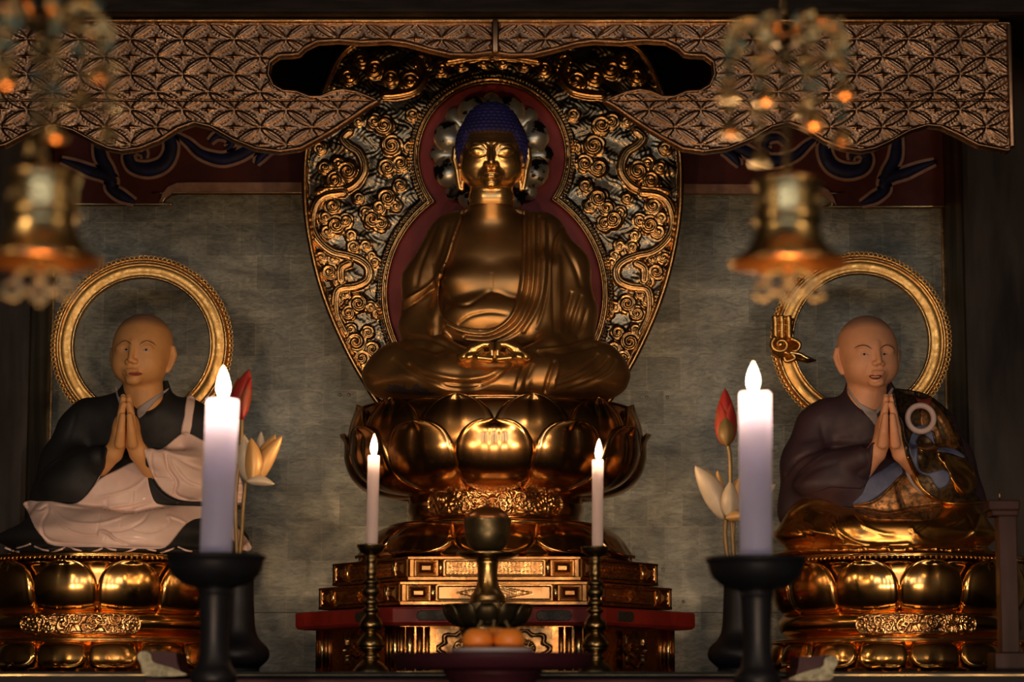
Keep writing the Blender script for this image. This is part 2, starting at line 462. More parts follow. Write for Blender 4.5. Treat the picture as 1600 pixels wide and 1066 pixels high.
M['purple_lacquer'] = mat('purple_lacquer', (0.045, 0.010, 0.018), (0.028, 0.008, 0.013), 0.45, 0.55, 0.0, 8, spec=.15)

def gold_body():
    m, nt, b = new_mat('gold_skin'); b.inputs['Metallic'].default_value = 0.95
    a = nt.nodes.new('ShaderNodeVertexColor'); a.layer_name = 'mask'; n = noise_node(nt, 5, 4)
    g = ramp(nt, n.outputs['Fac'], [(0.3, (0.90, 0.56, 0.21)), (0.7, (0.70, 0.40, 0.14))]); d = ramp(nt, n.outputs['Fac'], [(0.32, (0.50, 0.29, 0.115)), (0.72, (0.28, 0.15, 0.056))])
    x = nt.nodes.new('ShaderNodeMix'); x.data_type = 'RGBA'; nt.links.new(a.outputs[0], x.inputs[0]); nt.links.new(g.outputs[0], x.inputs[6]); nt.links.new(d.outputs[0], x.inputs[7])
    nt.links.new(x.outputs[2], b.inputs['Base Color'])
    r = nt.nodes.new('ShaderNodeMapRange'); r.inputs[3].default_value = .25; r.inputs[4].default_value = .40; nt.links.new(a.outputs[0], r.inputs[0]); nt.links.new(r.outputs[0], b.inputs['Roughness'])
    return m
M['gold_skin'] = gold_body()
# ================================================================== the hall
def struct(name, geo, m, **k): return tag(mk(name, geo, m, **k), kind='structure')
CX = 768.0
# floor, ceiling, side walls of the hall and the plain front wall behind the camera
M['floor_wood'] = mat('floor_wood', (0.05, 0.03, 0.018), (0.03, 0.018, 0.011), 0.4, 0.5, 0, 3, stretch=(8, 1, 1))
M['hall_wall'] = mat('hall_wall', (0.035, 0.026, 0.018), (0.022, 0.016, 0.012), 0.7, 0.8, 0, 2)
struct('floor', box((0, -5.5, -0.05), (10, 13.2, 0.1)), M['floor_wood'], smooth=False)
struct('ceiling', box((0, -5.5, 4.65), (10, 13.2, 0.1)), M['hall_wall'], smooth=False)
struct('wall_left', box((-5.05, -5.5, 2.3), (0.1, 13.2, 4.6)), M['hall_wall'], smooth=False)
struct('wall_right', box((5.05, -5.5, 2.3), (0.1, 13.2, 4.6)), M['hall_wall'], smooth=False)
struct('wall_front', box((0, -12.05, 2.3), (10, 0.1, 4.6)), M['hall_wall'], smooth=False)
# silver leaf wall
def leaf_wall():
    m, nt, b = new_mat('silver_leaf_squares')
    tc = nt.nodes.new('ShaderNodeTexCoord'); mp = nt.nodes.new('ShaderNodeMapping'); mp.inputs['Rotation'].default_value = (PI/2, 0, 0)
    nt.links.new(tc.outputs['Object'], mp.inputs[0])
    bt = nt.nodes.new('ShaderNodeTexBrick'); bt.offset = 0.5; bt.offset_frequency = 2; bt.squash = 1
    bt.inputs['Scale'].default_value = 1.0; bt.inputs['Brick Width'].default_value = 0.118; bt.inputs['Row Height'].default_value = 0.118
    bt.inputs['Mortar Size'].default_value = 0.0012; bt.inputs['Mortar Smooth'].default_value = 0.5
    bt.inputs['Color1'].default_value = (0.31, 0.31, 0.265, 1); bt.inputs['Color2'].default_value = (0.50, 0.49, 0.415, 1); bt.inputs['Mortar'].default_value = (0.62, 0.57, 0.44, 1)
    nt.links.new(mp.outputs[0], bt.inputs['Vector'])
    n1 = noise_node(nt, 3.2, 8, 0.68, 0.9, stretch=(1, 1, 2.2)); r1 = ramp(nt, n1.outputs['Fac'], [(0.28, 0.38), (0.52, 0.85), (0.72, 1.2)])
    n2 = noise_node(nt, 16, 6, 0.7, 2.2, stretch=(1, 1, 3.0)); r2 = ramp(nt, n2.outputs['Fac'], [(0.36, 0.5), (0.6, 1.15)])
    n3 = noise_node(nt, 1.3, 3, 0.5); r3 = ramp(nt, n3.outputs['Fac'], [(0.35, (0.95, 1.0, 1.02)), (0.65, (1.06, 1.0, 0.86))])
    def mul(a, bb):
        x = nt.nodes.new('ShaderNodeMix'); x.data_type = 'RGBA'; x.blend_type = 'MULTIPLY'; x.inputs[0].default_value = 1
        nt.links.new(a, x.inputs[6]); nt.links.new(bb, x.inputs[7]); return x.outputs[2]
    c = mul(mul(mul(bt.outputs['Color'], r1.outputs[0]), r2.outputs[0]), r3.outputs[0])
    nt.links.new(c, b.inputs['Base Color']); b.inputs['Metallic'].default_value = 0.35
    rr = ramp(nt, n2.outputs['Fac'], [(0.3, 0.42), (0.7, 0.62)]); nt.links.new(rr.outputs[0], b.inputs['Roughness'])
    bp = nt.nodes.new('ShaderNodeBump'); bp.inputs['Strength'].default_value = 0.35; bp.inputs['Distance'].default_value = 0.004
    nt.links.new(n2.outputs['Fac'], bp.inputs['Height']); nt.links.new(bp.outputs[0], b.inputs['Normal'])
    return m
M['leaf'] = leaf_wall()
YW = 0.80
zs = P(800, 957, YW).z
wall = struct('wall_back', box((0, YW + 0.06, (zs + 4.6) / 2), (10, 0.12, 4.6 - zs)), M['leaf'], smooth=False)
wl = struct('wall_back_lower', box((0, YW + 0.062, zs / 2 - 0.001), (10, 0.12, zs - 0.002)), M['leaf'], smooth=False)
for (sx, sy) in ((521, 890), (1036, 890), (1043, 621), (1010, 621), (531, 617), (545, 617), (1068, 940), (521, 975)):
    c = P(sx, sy, YW)
    mk('screw', lathe((0, 0), [(0.0001, 0), (0.0055, 0.0), (0.006, 0.002), (0.0045, 0.004), (0.0001, 0.005)], 12), M['silver_petal'], wall)
    o = bpy.context.scene.objects[-1] if False else COL.objects[-1]
    o.rotation_euler = (PI / 2, 0, 0); o.location = c - world_loc(wall); o['label'] = 'small metal screw head in the silver wall'
# pillars and the thin gilt edges beside them
def pillar(x0t, x0b, x1, Y, name):
    a, b = P(x0t, 320, Y), P(x0b, 860, Y)
    xe = (a.x + b.x) / 2; w = 0.55
    cx = xe + (w / 2 if x1 > 0 else -w / 2)
    struct(name, box((cx, Y + 0.2, 2.3), (w, 0.40, 4.6), 0.02), M['pillar_wood'], smooth=False)
    struct('trim_%d' % (1 if x1 < 0 else 2), box((xe - 0.004 * x1, Y + 0.39, 2.3), (0.006, 0.02, 4.598)), M['gold_floor'], smooth=False)
M['pillar_wood'] = mat('pillar_wood', (0.050, 0.032, 0.016), (0.016, 0.010, 0.007), 0.35, 0.5, 0.0, 3.5, stretch=(3, 3, 0.5), spec=.15)
pillar(50, 42, -1, 0.40, 'pillar_left')
pillar(1503, 1518, 1, 0.40, 'pillar_right')
# dark moulded lintel across the top
zl0 = P(800, 30, -0.45).z
struct('lintel', merge(box((0, -0.36, zl0 + 0.35), (6.4, 0.34, 0.7), 0.01), box((0, -0.55, zl0 + 0.055 + 0.3), (6.4, 0.10, 0.6), 0.008),
                       box((0, -0.62, zl0 + 0.09 + 0.3), (6.4, 0.12, 0.6), 0.008)), M['dark_wood'], smooth=False)
struct('trim_3', box((0, -0.505, zl0 + 0.004), (6.3, 0.02, 0.012), 0.003), M['dark_wood'], smooth=False)

zq = P(800, 197, 0.76).z + .001
struct('upper_shade_board', box((0, 0.778, (zq + 4.6) / 2), (2.9, 0.038, 4.6 - zq)), M['black_lacquer'], smooth=False)  # black board standing in for the shade behind the valance openings
# ------------------------------------------------------------------ carved valance
half = [(0, 33), (812, 33), (812, 236), (806, 238), (760, 229), (730, 213), (702, 200), (682, 198), (655, 206), (620, 225), (600, 234), (578, 238), (550, 234), (520, 222), (490, 203), (465, 194), (440, 200),
        (405, 220), (370, 234), (332, 239), (298, 234), (265, 216), (240, 201), (215, 184), (192, 168), (174, 158),
        (190, 149), (210, 141), (232, 137), (250, 140), (268, 148), (285, 148), (305, 140), (325, 139), (339, 131), (346, 115), (344, 98), (332, 89), (312, 88), (300, 86), (290, 76), (272, 67), (240, 65),
        (205, 68), (160, 66), (132, 70), (100, 79), (65, 87), (30, 88), (12, 85), (0, 84)]
right = [(CX + x, y) for x, y in half]; left = [(CX - x, y) for x, y in half]
vpoly = right[:-1] + [(CX, 84)] + left[::-1][1:-1]
vpoly = [(CX, 33)] + right[1:] + left[::-1][1:-1]
def star_h(GX, GY, sd):
    ax = (GX - CX - 3) / 81.0; ay = (GY - 61.0) / 55.2
    # nodes at integer a,b
    a = ax + ay; b = ax - ay
    fa, fb = a - np.floor(a), b - np.floor(b)
    H = np.zeros_like(GX)
    for (s, d) in ((fa, np.minimum(fb, 1 - fb)), (fb, np.minimum(fa, 1 - fa))):
        wv = 0.155 * np.sin(PI * s) ** 0.85 + 1e-4
        r = d / wv
        leafh = np.where(r < 1, 2.6 * np.sqrt(np.clip(1 - r * r, 0, 1)) * np.clip(np.sin(PI * s) * 2.2, 0, 1), 0)
        groove = np.where(r < 1, 1.2 * (0.5 + 0.5 * np.cos(r * PI * 3.4)), 0)
        H = np.maximum(H, leafh * 0.75 + groove * np.clip(np.sin(PI * s) * 3, 0, 1))
    cx = (fa + fb - 1) * 40.5; cy = (fa - fb) * 27.6           # px from the cell centre
    R1 = np.abs(cx); R2 = np.abs(cy)
    st = np.maximum(0, 1 - R1 / 17 - R2 / 3.2); st2 = np.maximum(0, 1 - R2 / 10 - R1 / 3.0)
    H = np.maximum(H, 3.6 * st); H = np.maximum(H, 3.2 * st2)
    H = np.maximum(H, 3.4 * np.sqrt(np.clip(1 - (cx ** 2 + cy ** 2) / 8, 0, 1)))
    # little hatch strokes beside the leaves
    e1 = np.abs(np.abs(cx) * 27.6 + np.abs(cy) * 40.5 - 27.6 * 40.5 * 0.60) / 49.0
    band = np.clip(1 - e1 / 2.6, 0, 1) * (np.abs(cx) > 6) * (np.abs(cy) > 3)
    hatch = 0.5 + 0.5 * np.cos((np.abs(cx) - np.abs(cy)) * 2 * PI / 6.5)
    H = np.maximum(H, 1.6 * band * (hatch > 0.45))
    H = H + 0.25 * np.sin(GX * .9 + np.sin(GY * .7) * 2) * np.sin(GY * 1.1 + GX * .13)
    rim = np.clip(1 - np.abs(sd - 3.0) / 3.0, 0, 1)
    H = np.where(sd < 6.5, 2.8 * np.sqrt(rim), H)
    seam = np.abs(GY - 156) < 1.3
    return np.where(seam & (sd > 3), H - 2.5, H)
M['valance_gilt'] = mat('valance_gilt', (0.38, 0.22, 0.125), (0.18, 0.10, 0.056), 0.27, 0.38, 1.0, 7, 0.3, 0.7, bump=0.15, bscale=60)
YV = -0.45
val = thing('carved_valance', 'wide carved gilt valance of diamond flower lattice with scalloped lower edge hanging above the statues', 'valance', P(CX, 33, YV))
x0v = -40
mk('lattice_board', board(vpoly, [], 1.35, YV, star_h, 0.035), M['valance_gilt'], val)
# central fillet
c1 = P(774, 58, YV)
mk('centre_fillet', box((c1.x, YV - 0.012, c1.z), (0.022, 0.02, 0.105), 0.006), M['valance_gilt'], val)
mk('top_rail', box((P(CX, 33, YV).x, YV - 0.006, P(CX, 34, YV).z), (3.07, 0.03, 0.012), 0.003), M['gold_floor'], val)
mk('end_rail', box((P(CX + 809, 100, YV).x, YV - 0.004, P(CX, 135, YV).z), (0.016, 0.03, 0.38), 0.004), M['valance_gilt'], val)

# ------------------------------------------------------------------ red beam with painted scrolls
YB = 0.76
bp = []
Lb = [(-60, 318), (245, 319), (252, 317), (258, 309), (266, 303), (278, 301), (CX, 301)]
bot = Lb + [(1536 - x + 20, y) for x, y in Lb[::-1][1:]]
bot[-1] = (1640, 322); bot[-2] = (1308, 323); bot[-3] = (1301, 321)
top = [(1640, 197), (-60, 197)]
beam = thing('painted_beam', 'dark red painted beam with blue cloud scrolls behind the valance', 'beam', P(CX, 290, YB))
mk('beam_body', prism_px(bot + top, YB, 0.038), M['red_paint'], beam, smooth=False)
mk('gilt_edge', tube([P(x, y, YB - 0.004) for x, y in cr(bot, 6)], 0.0035, 6), M['gold_bright'], beam)
for sgn in (1, -1):
    X = (lambda x: x) if sgn > 0 else (lambda x: 1556 - x)
    e = [(249, 316), (254, 303), (262, 292), (276, 286), (300, 285), (CX, 285), (CX, 299.5), (280, 299.5), (268, 301), (260, 307)]
    mk('pink_chamfer', prism_px([(X(x), y + (0 if sgn > 0 else 4 * (x < 700))) for x, y in e], YB - 0.012, 0.02), M['pink_line'], beam, smooth=False)
SCR = [([(95, 250), (118, 258), (140, 267), (162, 274), (175, 283), (173, 294), (190, 306), (211, 316)], [3, 6, 8, 8, 8, 7, 8, 3]),
       ([(154, 205), (156, 236), (160, 250), (169, 264), (177, 280)], [6, 9, 9, 8, 6]),
       ([(250, 196), (264, 214), (267, 235), (256, 256), (232, 265), (208, 260), (201, 244), (211, 234), (224, 238), (226, 248)], [5, 9, 10, 11, 11, 9, 8, 6, 5, 2]),
       ([(273, 208), (294, 223), (314, 240), (345, 249), (372, 243), (396, 231), (420, 225)], [1, 5, 7, 9, 9, 8, 3]),
       ([(328, 222), (340, 212), (356, 214), (362, 226), (352, 232)], [3, 5, 6, 5, 2]),
       ([(428, 233), (416, 238), (406, 247), (400, 257)], [3, 6, 6, 2])]
for sgn in (1, -1):
    for path, wd in SCR:
        pth = [((x if sgn > 0 else 1556 - x), y + (0 if sgn > 0 else 3)) for x, y in path]
        o = mk('scroll_outline', ribbon_px(pth, [q + 4.6 for q in wd], YB - 0.010, 0.012), M['pink_line'], beam, smooth=False)
        mk('blue_scroll', ribbon_px(pth, wd, YB - 0.014, 0.01, dome=0.004), M['blue_paint'], o, smooth=True)

# ------------------------------------------------------------------ mandorla
MO = [(0, 14), (90, 22), (160, 40), (215, 62), (246, 90), (270, 145), (288, 200), (298, 255), (296, 335), (282, 415), (260, 486), (229, 555), (200, 606), (188, 625), (176, 640)]
mo = cr(MO, 5)
mpoly = [(770 + x, y) for x, y in mo] + [(770 - x, y) for x, y in mo[::-1][:-1]]
hc = (769, 245, 113); bc = (773, 460, 167, 172)
def inhole(GX, GY):
    d1 = np.hypot(GX - hc[0], GY - hc[1]) - hc[2]
    q = np.hypot((GX - bc[0]) / bc[2], (GY - bc[1]) / bc[3]); d2 = (q - 1) * 169
    return np.minimum(d1, d2)
rng = np.random.RandomState(11)
clouds = []
def put(x, y, R, w=0): clouds.append((x, y, R, rng.randint(2) * 2 - 1, rng.rand() * 6.28))
for (x, y, R) in [(585, 108, 14), (610, 122, 12), (640, 128, 15), (565, 95, 11), (660, 98, 13), (690, 108, 11), (722, 100, 10), (755, 96, 9), (545, 120, 12),
                  (600, 196, 14), (612, 228, 15), (585, 190, 12), (626, 256, 13), (605, 262, 13), (645, 180, 10), (560, 190, 9),
                  (543, 268, 15), (523, 282, 13), (508, 262, 10), (500, 232, 10), (528, 256, 11), (515, 296, 9), (640, 230, 9),
                  (605, 310, 14), (592, 325, 12), (618, 322, 10), (582, 343, 14), (595, 350, 12), (572, 332, 10), (625, 290, 10),
                  (520, 322, 12), (508, 340, 10), (525, 352, 14), (540, 345, 11), (512, 362, 11), (548, 368, 9), (560, 310, 9), (553, 386, 10), (572, 384, 9),
                  (585, 410, 9), (502, 402, 10), (515, 425, 12), (530, 440, 11), (520, 405, 9), (580, 400, 8),
                  (560, 475, 13), (545, 490, 11), (580, 480, 9), (528, 470, 10), (540, 460, 8), (590, 490, 9),
                  (556, 535, 15), (575, 520, 10), (540, 548, 10), (582, 546, 11), (565, 560, 12), (600, 560, 10), (548, 515, 9), (590, 580, 10), (575, 590, 9), (620, 590, 9), (560, 580, 8), (525, 505, 9)]:
    put(x, y, R); put(1540 - x, y, R)
rib = [[(546, 206), (536, 216), (545, 228), (560, 238), (568, 255), (567, 272), (555, 288), (538, 297), (515, 299), (500, 300)],
       [(536, 302), (512, 305), (497, 315), (489, 335), (489, 358), (500, 378), (520, 394), (545, 400), (565, 408), (576, 420), (574, 438), (555, 448), (530, 452), (524, 470), (526, 495), (538, 520)],
       [(655, 96), (662, 120), (650, 140), (625, 148), (600, 150)], [(700, 96), (735, 90), (768, 88)],
       [(545, 412), (533, 420), (533, 438)]]
ribs = rib + [[(1540 - x, y) for x, y in r] for r in rib]
ribs = [cr(r, 4) for r in ribs]
def clouds_h(GX, GY):
    H = np.zeros_like(GX); Gm = np.zeros_like(GX)
    for (cx, cy, R, dr, ph) in clouds:
        RR = R * 2.1
        m = (np.abs(GX - cx) < RR) & (np.abs(GY - cy) < RR)
        x = GX[m] - cx; y = GY[m] - cy; r = np.hypot(x, y); th = np.arctan2(y, x)
        edge = R * (1.12 + 0.16 * np.abs(np.cos(th * 2.5 + ph)))
        body = np.clip(1 - (r / edge) ** 2, 0, 1) ** 0.5
        spi = 0.5 + 0.5 * np.cos(2 * PI * r / (R * 0.52) - dr * th + ph)
        core = np.clip(1 - r / (R * .22), 0, 1)
        h = body * (2.6 + 2.6 * spi) * (R / 13) + 2.5 * core
        h = np.where(body > 0.01, h + 1.0, 0)
        cur = H[m]; H[m] = np.maximum(cur, h); Gm[m] = np.maximum(Gm[m], np.clip(body * 4, 0, 1))
    return H, Gm
def mand_h(GX, GY, sd, want=False):
    H, Gm = clouds_h(GX, GY)
    base = 1.1 * np.sin(GX * .11 + 1.7 * np.sin(GY * .07)) + 0.8 * np.sin(GY * .19 + 2 * np.sin(GX * .05))
    curl = 0.5 * np.cos(GX * .55 + 2.2 * np.sin(GY * .21)) * np.cos(GY * .5 + 2 * np.sin(GX * .19))
    H = np.maximum(H, base * .8 + curl + 0.6)
    for r in ribs:
        d, t = line_d(GX, GY, r); w_ = 7.5
        g = np.clip(1 - (d / w_) ** 2, 0, 1) ** 0.5
        groove = 1.0 + 0.7 * np.cos(d * 2 * PI / 5.0)
        H = np.where(d < w_, np.maximum(H * 0.3, g * (3.8 + groove)), H); Gm = np.where(d < w_ + 1, 1, Gm)
    # outer frame moulding
    H = np.where(sd < 11, 1.0, H); H = np.where(sd < 9.5, 5.5 * np.sqrt(np.clip(1 - ((sd - 4.5) / 5) ** 2, 0.0, 1)), H)
    # ring mouldings round the red openings
    dh = inhole(GX, GY)
    beads = dh - 14.5
    an = np.where(np.hypot(GX - hc[0], GY - hc[1]) - hc[2] < dh + 1e-3, np.arctan2(GY - hc[1], GX - hc[0]) * 128, np.arctan2((GY - bc[1]) / bc[3], (GX - bc[0]) / bc[2]) * 184)
    ring = np.where(dh < 5.0, 4.6 * np.sqrt(np.clip(1 - ((dh - 2.2) / 3) ** 2, 0, 1)) + .8,
           np.where(dh < 11, 3.6 * np.sqrt(np.clip(1 - ((dh - 8.2) / 3) ** 2, 0, 1)) + .8,
           np.where(dh < 19, 1.0 + 3.4 * np.sqrt(np.clip(1 - ((dh - 15) / 3.6) ** 2, 0, 1)) * (np.cos(an * 2 * PI / 5.2) > -0.3), 0)))
    H = np.where(dh < 19, ring, H)
    lac = dh < 0.0
    H = np.where(lac, -3.5, H)
    if want: return np.clip(Gm + (sd < 11) + (dh < 11) * .8, 0, 1), lac
    return H
def mand_mat():
    m, nt, b = new_mat('gilt_and_silver_relief'); b.inputs['Metallic'].default_value = 1
    a = nt.nodes.new('ShaderNodeVertexColor'); a.layer_name = 'mask'
    n = noise_node(nt, 7, 5); g = ramp(nt, n.outputs['Fac'], [(0.35, (0.86, 0.47, 0.17)), (0.65, (0.50, 0.26, 0.09))])
    s = ramp(nt, n.outputs['Fac'], [(0.35, (0.36, 0.28, 0.175)), (0.65, (0.20, 0.135, 0.07))])
    x = nt.nodes.new('ShaderNodeMix'); x.data_type = 'RGBA'
    nt.links.new(a.outputs[0], x.inputs[0]); nt.links.new(s.outputs[0], x.inputs[6]); nt.links.new(g.outputs[0], x.inputs[7])
    nt.links.new(x.outputs[2], b.inputs['Base Color']); b.inputs['Roughness'].default_value = 0.24
    n2 = noise_node(nt, 45, 4); bp = nt.nodes.new('ShaderNodeBump'); bp.inputs['Strength'].default_value = .3; bp.inputs['Distance'].default_value = .003
    nt.links.new(n2.outputs['Fac'], bp.inputs['Height']); nt.links.new(bp.outputs[0], b.inputs['Normal'])
    return m
M['mandorla'] = mand_mat()
YM = 0.40
mand = thing('mandorla', 'tall boat-shaped gilt halo board carved with clouds standing behind the central seated figure', 'halo', P(770, 640, YM))
def attr_m(x, y, sd): g, l = mand_h(x, y, sd, True); return g[:, None]
# ring holes are cut out; red lacquer discs set behind
th_ = np.linspace(0, 2 * PI, 120, endpoint=False)
hole = []
def union_outline():
    pts = []
    for k in range(360):
        a = 2 * PI * k / 360; c, s = math.cos(a), math.sin(a)
        # cast outward from a point inside both (770,330)
        best = 0
        for r in np.arange(60, 330, 0.5):
            x, y = 770 + r * c, 335 + r * s
            if inhole(np.array([x]), np.array([y]))[0] < 0: best = r
        pts.append((770 + best * c, 335 + best * s))
    return pts
hole = union_outline()
mk('cloud_board', board(mpoly, [hole], 1.35, YM, mand_h, 0.035, attr_m), M['mandorla'], mand)
hd = [(hc[0] + (hc[2] + 6) * math.cos(a), hc[1] + (hc[2] + 6) * math.sin(a)) for a in th_]
bd = [(bc[0] + (bc[2] + 6) * math.cos(a), bc[1] + (bc[3] + 6) * math.sin(a)) for a in th_]
mk('red_disc', prism_px(bd, YM + 0.020, 0.012), M['red_disc'], mand, smooth=False)['label'] = 'red lacquer panel behind the body'
mk('red_disc', prism_px(hd, YM + 0.019, 0.012), M['red_disc'], mand, smooth=False)['label'] = 'red lacquer disc behind the head'
mk('foot_block', box((P(770, 640, YM).x, YM + 0.02, P(770, 625, YM).z - 0.03), (0.60, 0.05, 0.06), 0.01), M['gold_aged'], mand)
# silver lotus petals radiating behind the head
def halo_petal(ang, r0, r1, hw, lift):
    V, Fc = [], []; nu, nv = 10, 16; c0 = (768, 241)
    for side in (0, 1):
        for j in range(nv + 1):
            v = j / nv; r = r0 + (r1 - r0) * v
            s = hw * (min(1, 0.45 + 1.1 * v)) * math.sqrt(max(0, 1 - max(0, (v - 0.45) / 0.55) ** 2.4))
            for i in range(nu + 1):
                u = -1 + 2 * i / nu
                x = u * s; cup = (1 - u * u) * (0.42 * hw) * math.sin(PI * min(1, v * 1.02)) ** .5
                px = c0[0] + math.cos(ang) * r - math.sin(ang) * x; py = c0[1] - math.sin(ang) * r - math.cos(ang) * x
                Y = YM - 0.02 - (lift + cup * 1.4) * S(0) + (0.004 if side else 0)
                V.append(tuple(P(px, py, Y)))
    n = (nu + 1) * (nv + 1)
    for side in (0, 1):
        for j in range(nv):
            for i in range(nu):
                a = side * n + j * (nu + 1) + i; f = (a, a + 1, a + nu + 2, a + nu + 1); Fc.append(f if side else f[::-1])
    ring = [i for i in range(nu + 1)] + [j * (nu + 1) + nu for j in range(1, nv + 1)] + [nv * (nu + 1) + i for i in range(nu - 1, -1, -1)] + [j * (nu + 1) for j in range(nv - 1, 0, -1)]
    for k in range(len(ring)):
        a, b2 = ring[k], ring[(k + 1) % len(ring)]; Fc.append((a, b2, n + b2, n + a))
    return V, Fc
lotus = mk('petal_mount', prism_px([(768 + 60 * math.cos(a), 241 + 60 * math.sin(a)) for a in th_[::4]], YM - 0.02, 0.042), M['gold_aged'], mand)
for k in range(8):
    mk('silver_petal', halo_petal(2 * PI * k / 8, 45, 97, 17, 3), M['silver_petal'], lotus)
for k in range(8):
    mk('silver_petal', halo_petal(2 * PI * (k + .5) / 8, 45, 96, 26, 14), M['silver_petal'], lotus)
# ================================================================== central pedestal
K = S(0, 600)
PX0 = 774.0
AX = P(PX0, 800, 0.0).x
def W(px, py, d=0.0): return P(px, py, d * K)

def petal(c, phi, half, prof, bulge=12, rim=2.2, crease=0.5, flare=5, up=1, nu=22, nv=26, th=0.006, base_w=0.78, sy=1.0, tipw=2.3, knee=0.48, px=None):
    """lotus petal on a body of revolution; prof (r_m, z_m) from base to tip, smooth"""
    k_ = px or K
    q = cr(prof, 6); L = np.concatenate([[0], np.cumsum(np.hypot(*np.diff(q, axis=0).T))]); L /= L[-1]
    V, Fc = [], []
    for side in (0, 1):
        for j in range(nv + 1):
            v0 = j / nv; v0 = 1 - (1 - v0) ** 1.25
            for i in range(nu + 1):
                u = -1 + 2 * i / nu; u = math.copysign(abs(u) ** 0.85, u)
                v = v0
                s = (base_w + (1 - base_w) * min(1, v / knee) ** 0.7) * math.sqrt(max(0, 1 - max(0, (v - knee) / (1 - knee)) ** tipw))
                r = np.interp(v, L, q[:, 0]); z = np.interp(v, L, q[:, 1])
                e = max(np.interp(min(v + .03, 1), L, q[:, 0]) - np.interp(max(v - .03, 0), L, q[:, 0]), -9), np.interp(min(v + .03, 1), L, q[:, 1]) - np.interp(max(v - .03, 0), L, q[:, 1])
                tl = math.hypot(*e) + 1e-9; nr, nz = abs(e[1]) / tl * 1.0, -e[0] / tl * (1 if e[1] > 0 else -1)
                b = bulge * max(0, 1 - abs(u) ** 2.6) ** 0.6 * math.sin(PI * min(1, 0.12 + v * 0.88)) ** 0.6
                b -= crease * bulge * math.exp(-(u / 0.13) ** 2) * max(0, (v - 0.35) / 0.65) ** 1.2 * (1 if v < .96 else (1 - v) / .04)
                edge = math.exp(-((abs(u) - 0.95) / 0.07) ** 2) + (math.exp(-((v - 0.965) / 0.03) ** 2) * (1 - abs(u)) ** 0.5)
                b += rim * min(edge, 1.1)
                b += flare * max(0, (v - 0.9) / 0.1) ** 2 * math.exp(-(u * s / 0.25) ** 2)
                b *= k_
                if side: b -= th
                a = phi + u * s * half
                R = r + b * nr; zz = z + b * nz
                V.append((c[0] + R * math.cos(a), c[1] + R * math.sin(a) * sy, zz))
    n = (nu + 1) * (nv + 1)
    for side in (0, 1):
        for j in range(nv):
            for i in range(nu):
                a = side * n + j * (nu + 1) + i; f = (a, a + 1, a + nu + 2, a + nu + 1); Fc.append(f if not side else f[::-1])
    ring = [i for i in range(nu + 1)] + [j * (nu + 1) + nu for j in range(1, nv + 1)] + [nv * (nu + 1) + i for i in range(nu - 1, -1, -1)] + [j * (nu + 1) for j in range(nv - 1, 0, -1)]
    for k in range(len(ring)):
        a, b2 = ring[k], ring[(k + 1) % len(ring)]; Fc.append((a, n + a, n + b2, b2))
    return V, Fc
def prof_m(lst, cx=PX0, Y=0.0): return [(r * S(Y, py), P(cx, py, Y).z) for r, py in lst]

ZT = P(PX0, 1055.5, 0.0).z          # altar table top
ped = thing('lotus_pedestal', 'tall gilt lotus pedestal with two rows of round petals under the central statue', 'pedestal', (AX, 0, ZT))
cA = (AX, 0.0)
mk('bowl', lathe(cA, prof_m(cr([(20, 640), (196, 640), (210, 646), (217, 660), (219, 690), (212, 722), (196, 748), (165, 764), (120, 772), (20, 774)], 4)), 72), M['gold_aged'], ped)
for k in range(12):
    mk('petal', petal(cA, -PI/2 + 2*PI*(k + .5)/12, PI/12 * 1.06, prof_m([(206, 745), (221, 712), (224, 680), (220, 656), (215, 641)]), bulge=8, crease=.35, knee=.42), M['gold_aged'], ped)
for k in range(12):
    mk('petal', petal(cA, -PI/2 + 2*PI*k/12, PI/12 * 1.03, prof_m([(118, 771), (155, 769), (192, 760), (214, 744), (226, 720), (230, 696), (238, 677)]), bulge=13, crease=.42, knee=.60, tipw=2.9, base_w=.84), M['gold_aged'], ped)
# waist with cloud cartouche
mk('waist', lathe(cA, prof_m(cr([(124, 770), (130, 773), (136, 785), (138, 797), (134, 812), (132, 818), (150, 820), (164, 822), (166, 827), (158, 831)], 4)), 72), M['gold_aged'], ped)
def scroll_relief(U, Vv, seed, n, R0, Hh, asp):
    r_ = np.random.RandomState(seed); H = 0.5 * np.sin(U * .5) * np.cos(Vv * .45 + np.sin(U * .2) * 2)
    for i in range(n):
        cx = (r_.rand() * 2 - 1) * asp[0] * .93; cy = (r_.rand() * 2 - 1) * asp[1] * .72; R = R0 * (.65 + .7 * r_.rand()); dr = r_.choice([-1, 1]); ph = r_.rand() * 6.28
        x, y = U - cx, Vv - cy; r = np.hypot(x, y); t = np.arctan2(y, x)
        body = np.sqrt(np.clip(1 - (r / R) ** 2, 0, 1)); H = np.maximum(H, np.where(body > 0, 0.8 + body * Hh * (.45 + .55 * np.cos(2 * PI * r / (R * .55) - dr * t + ph)), -1))
    return H
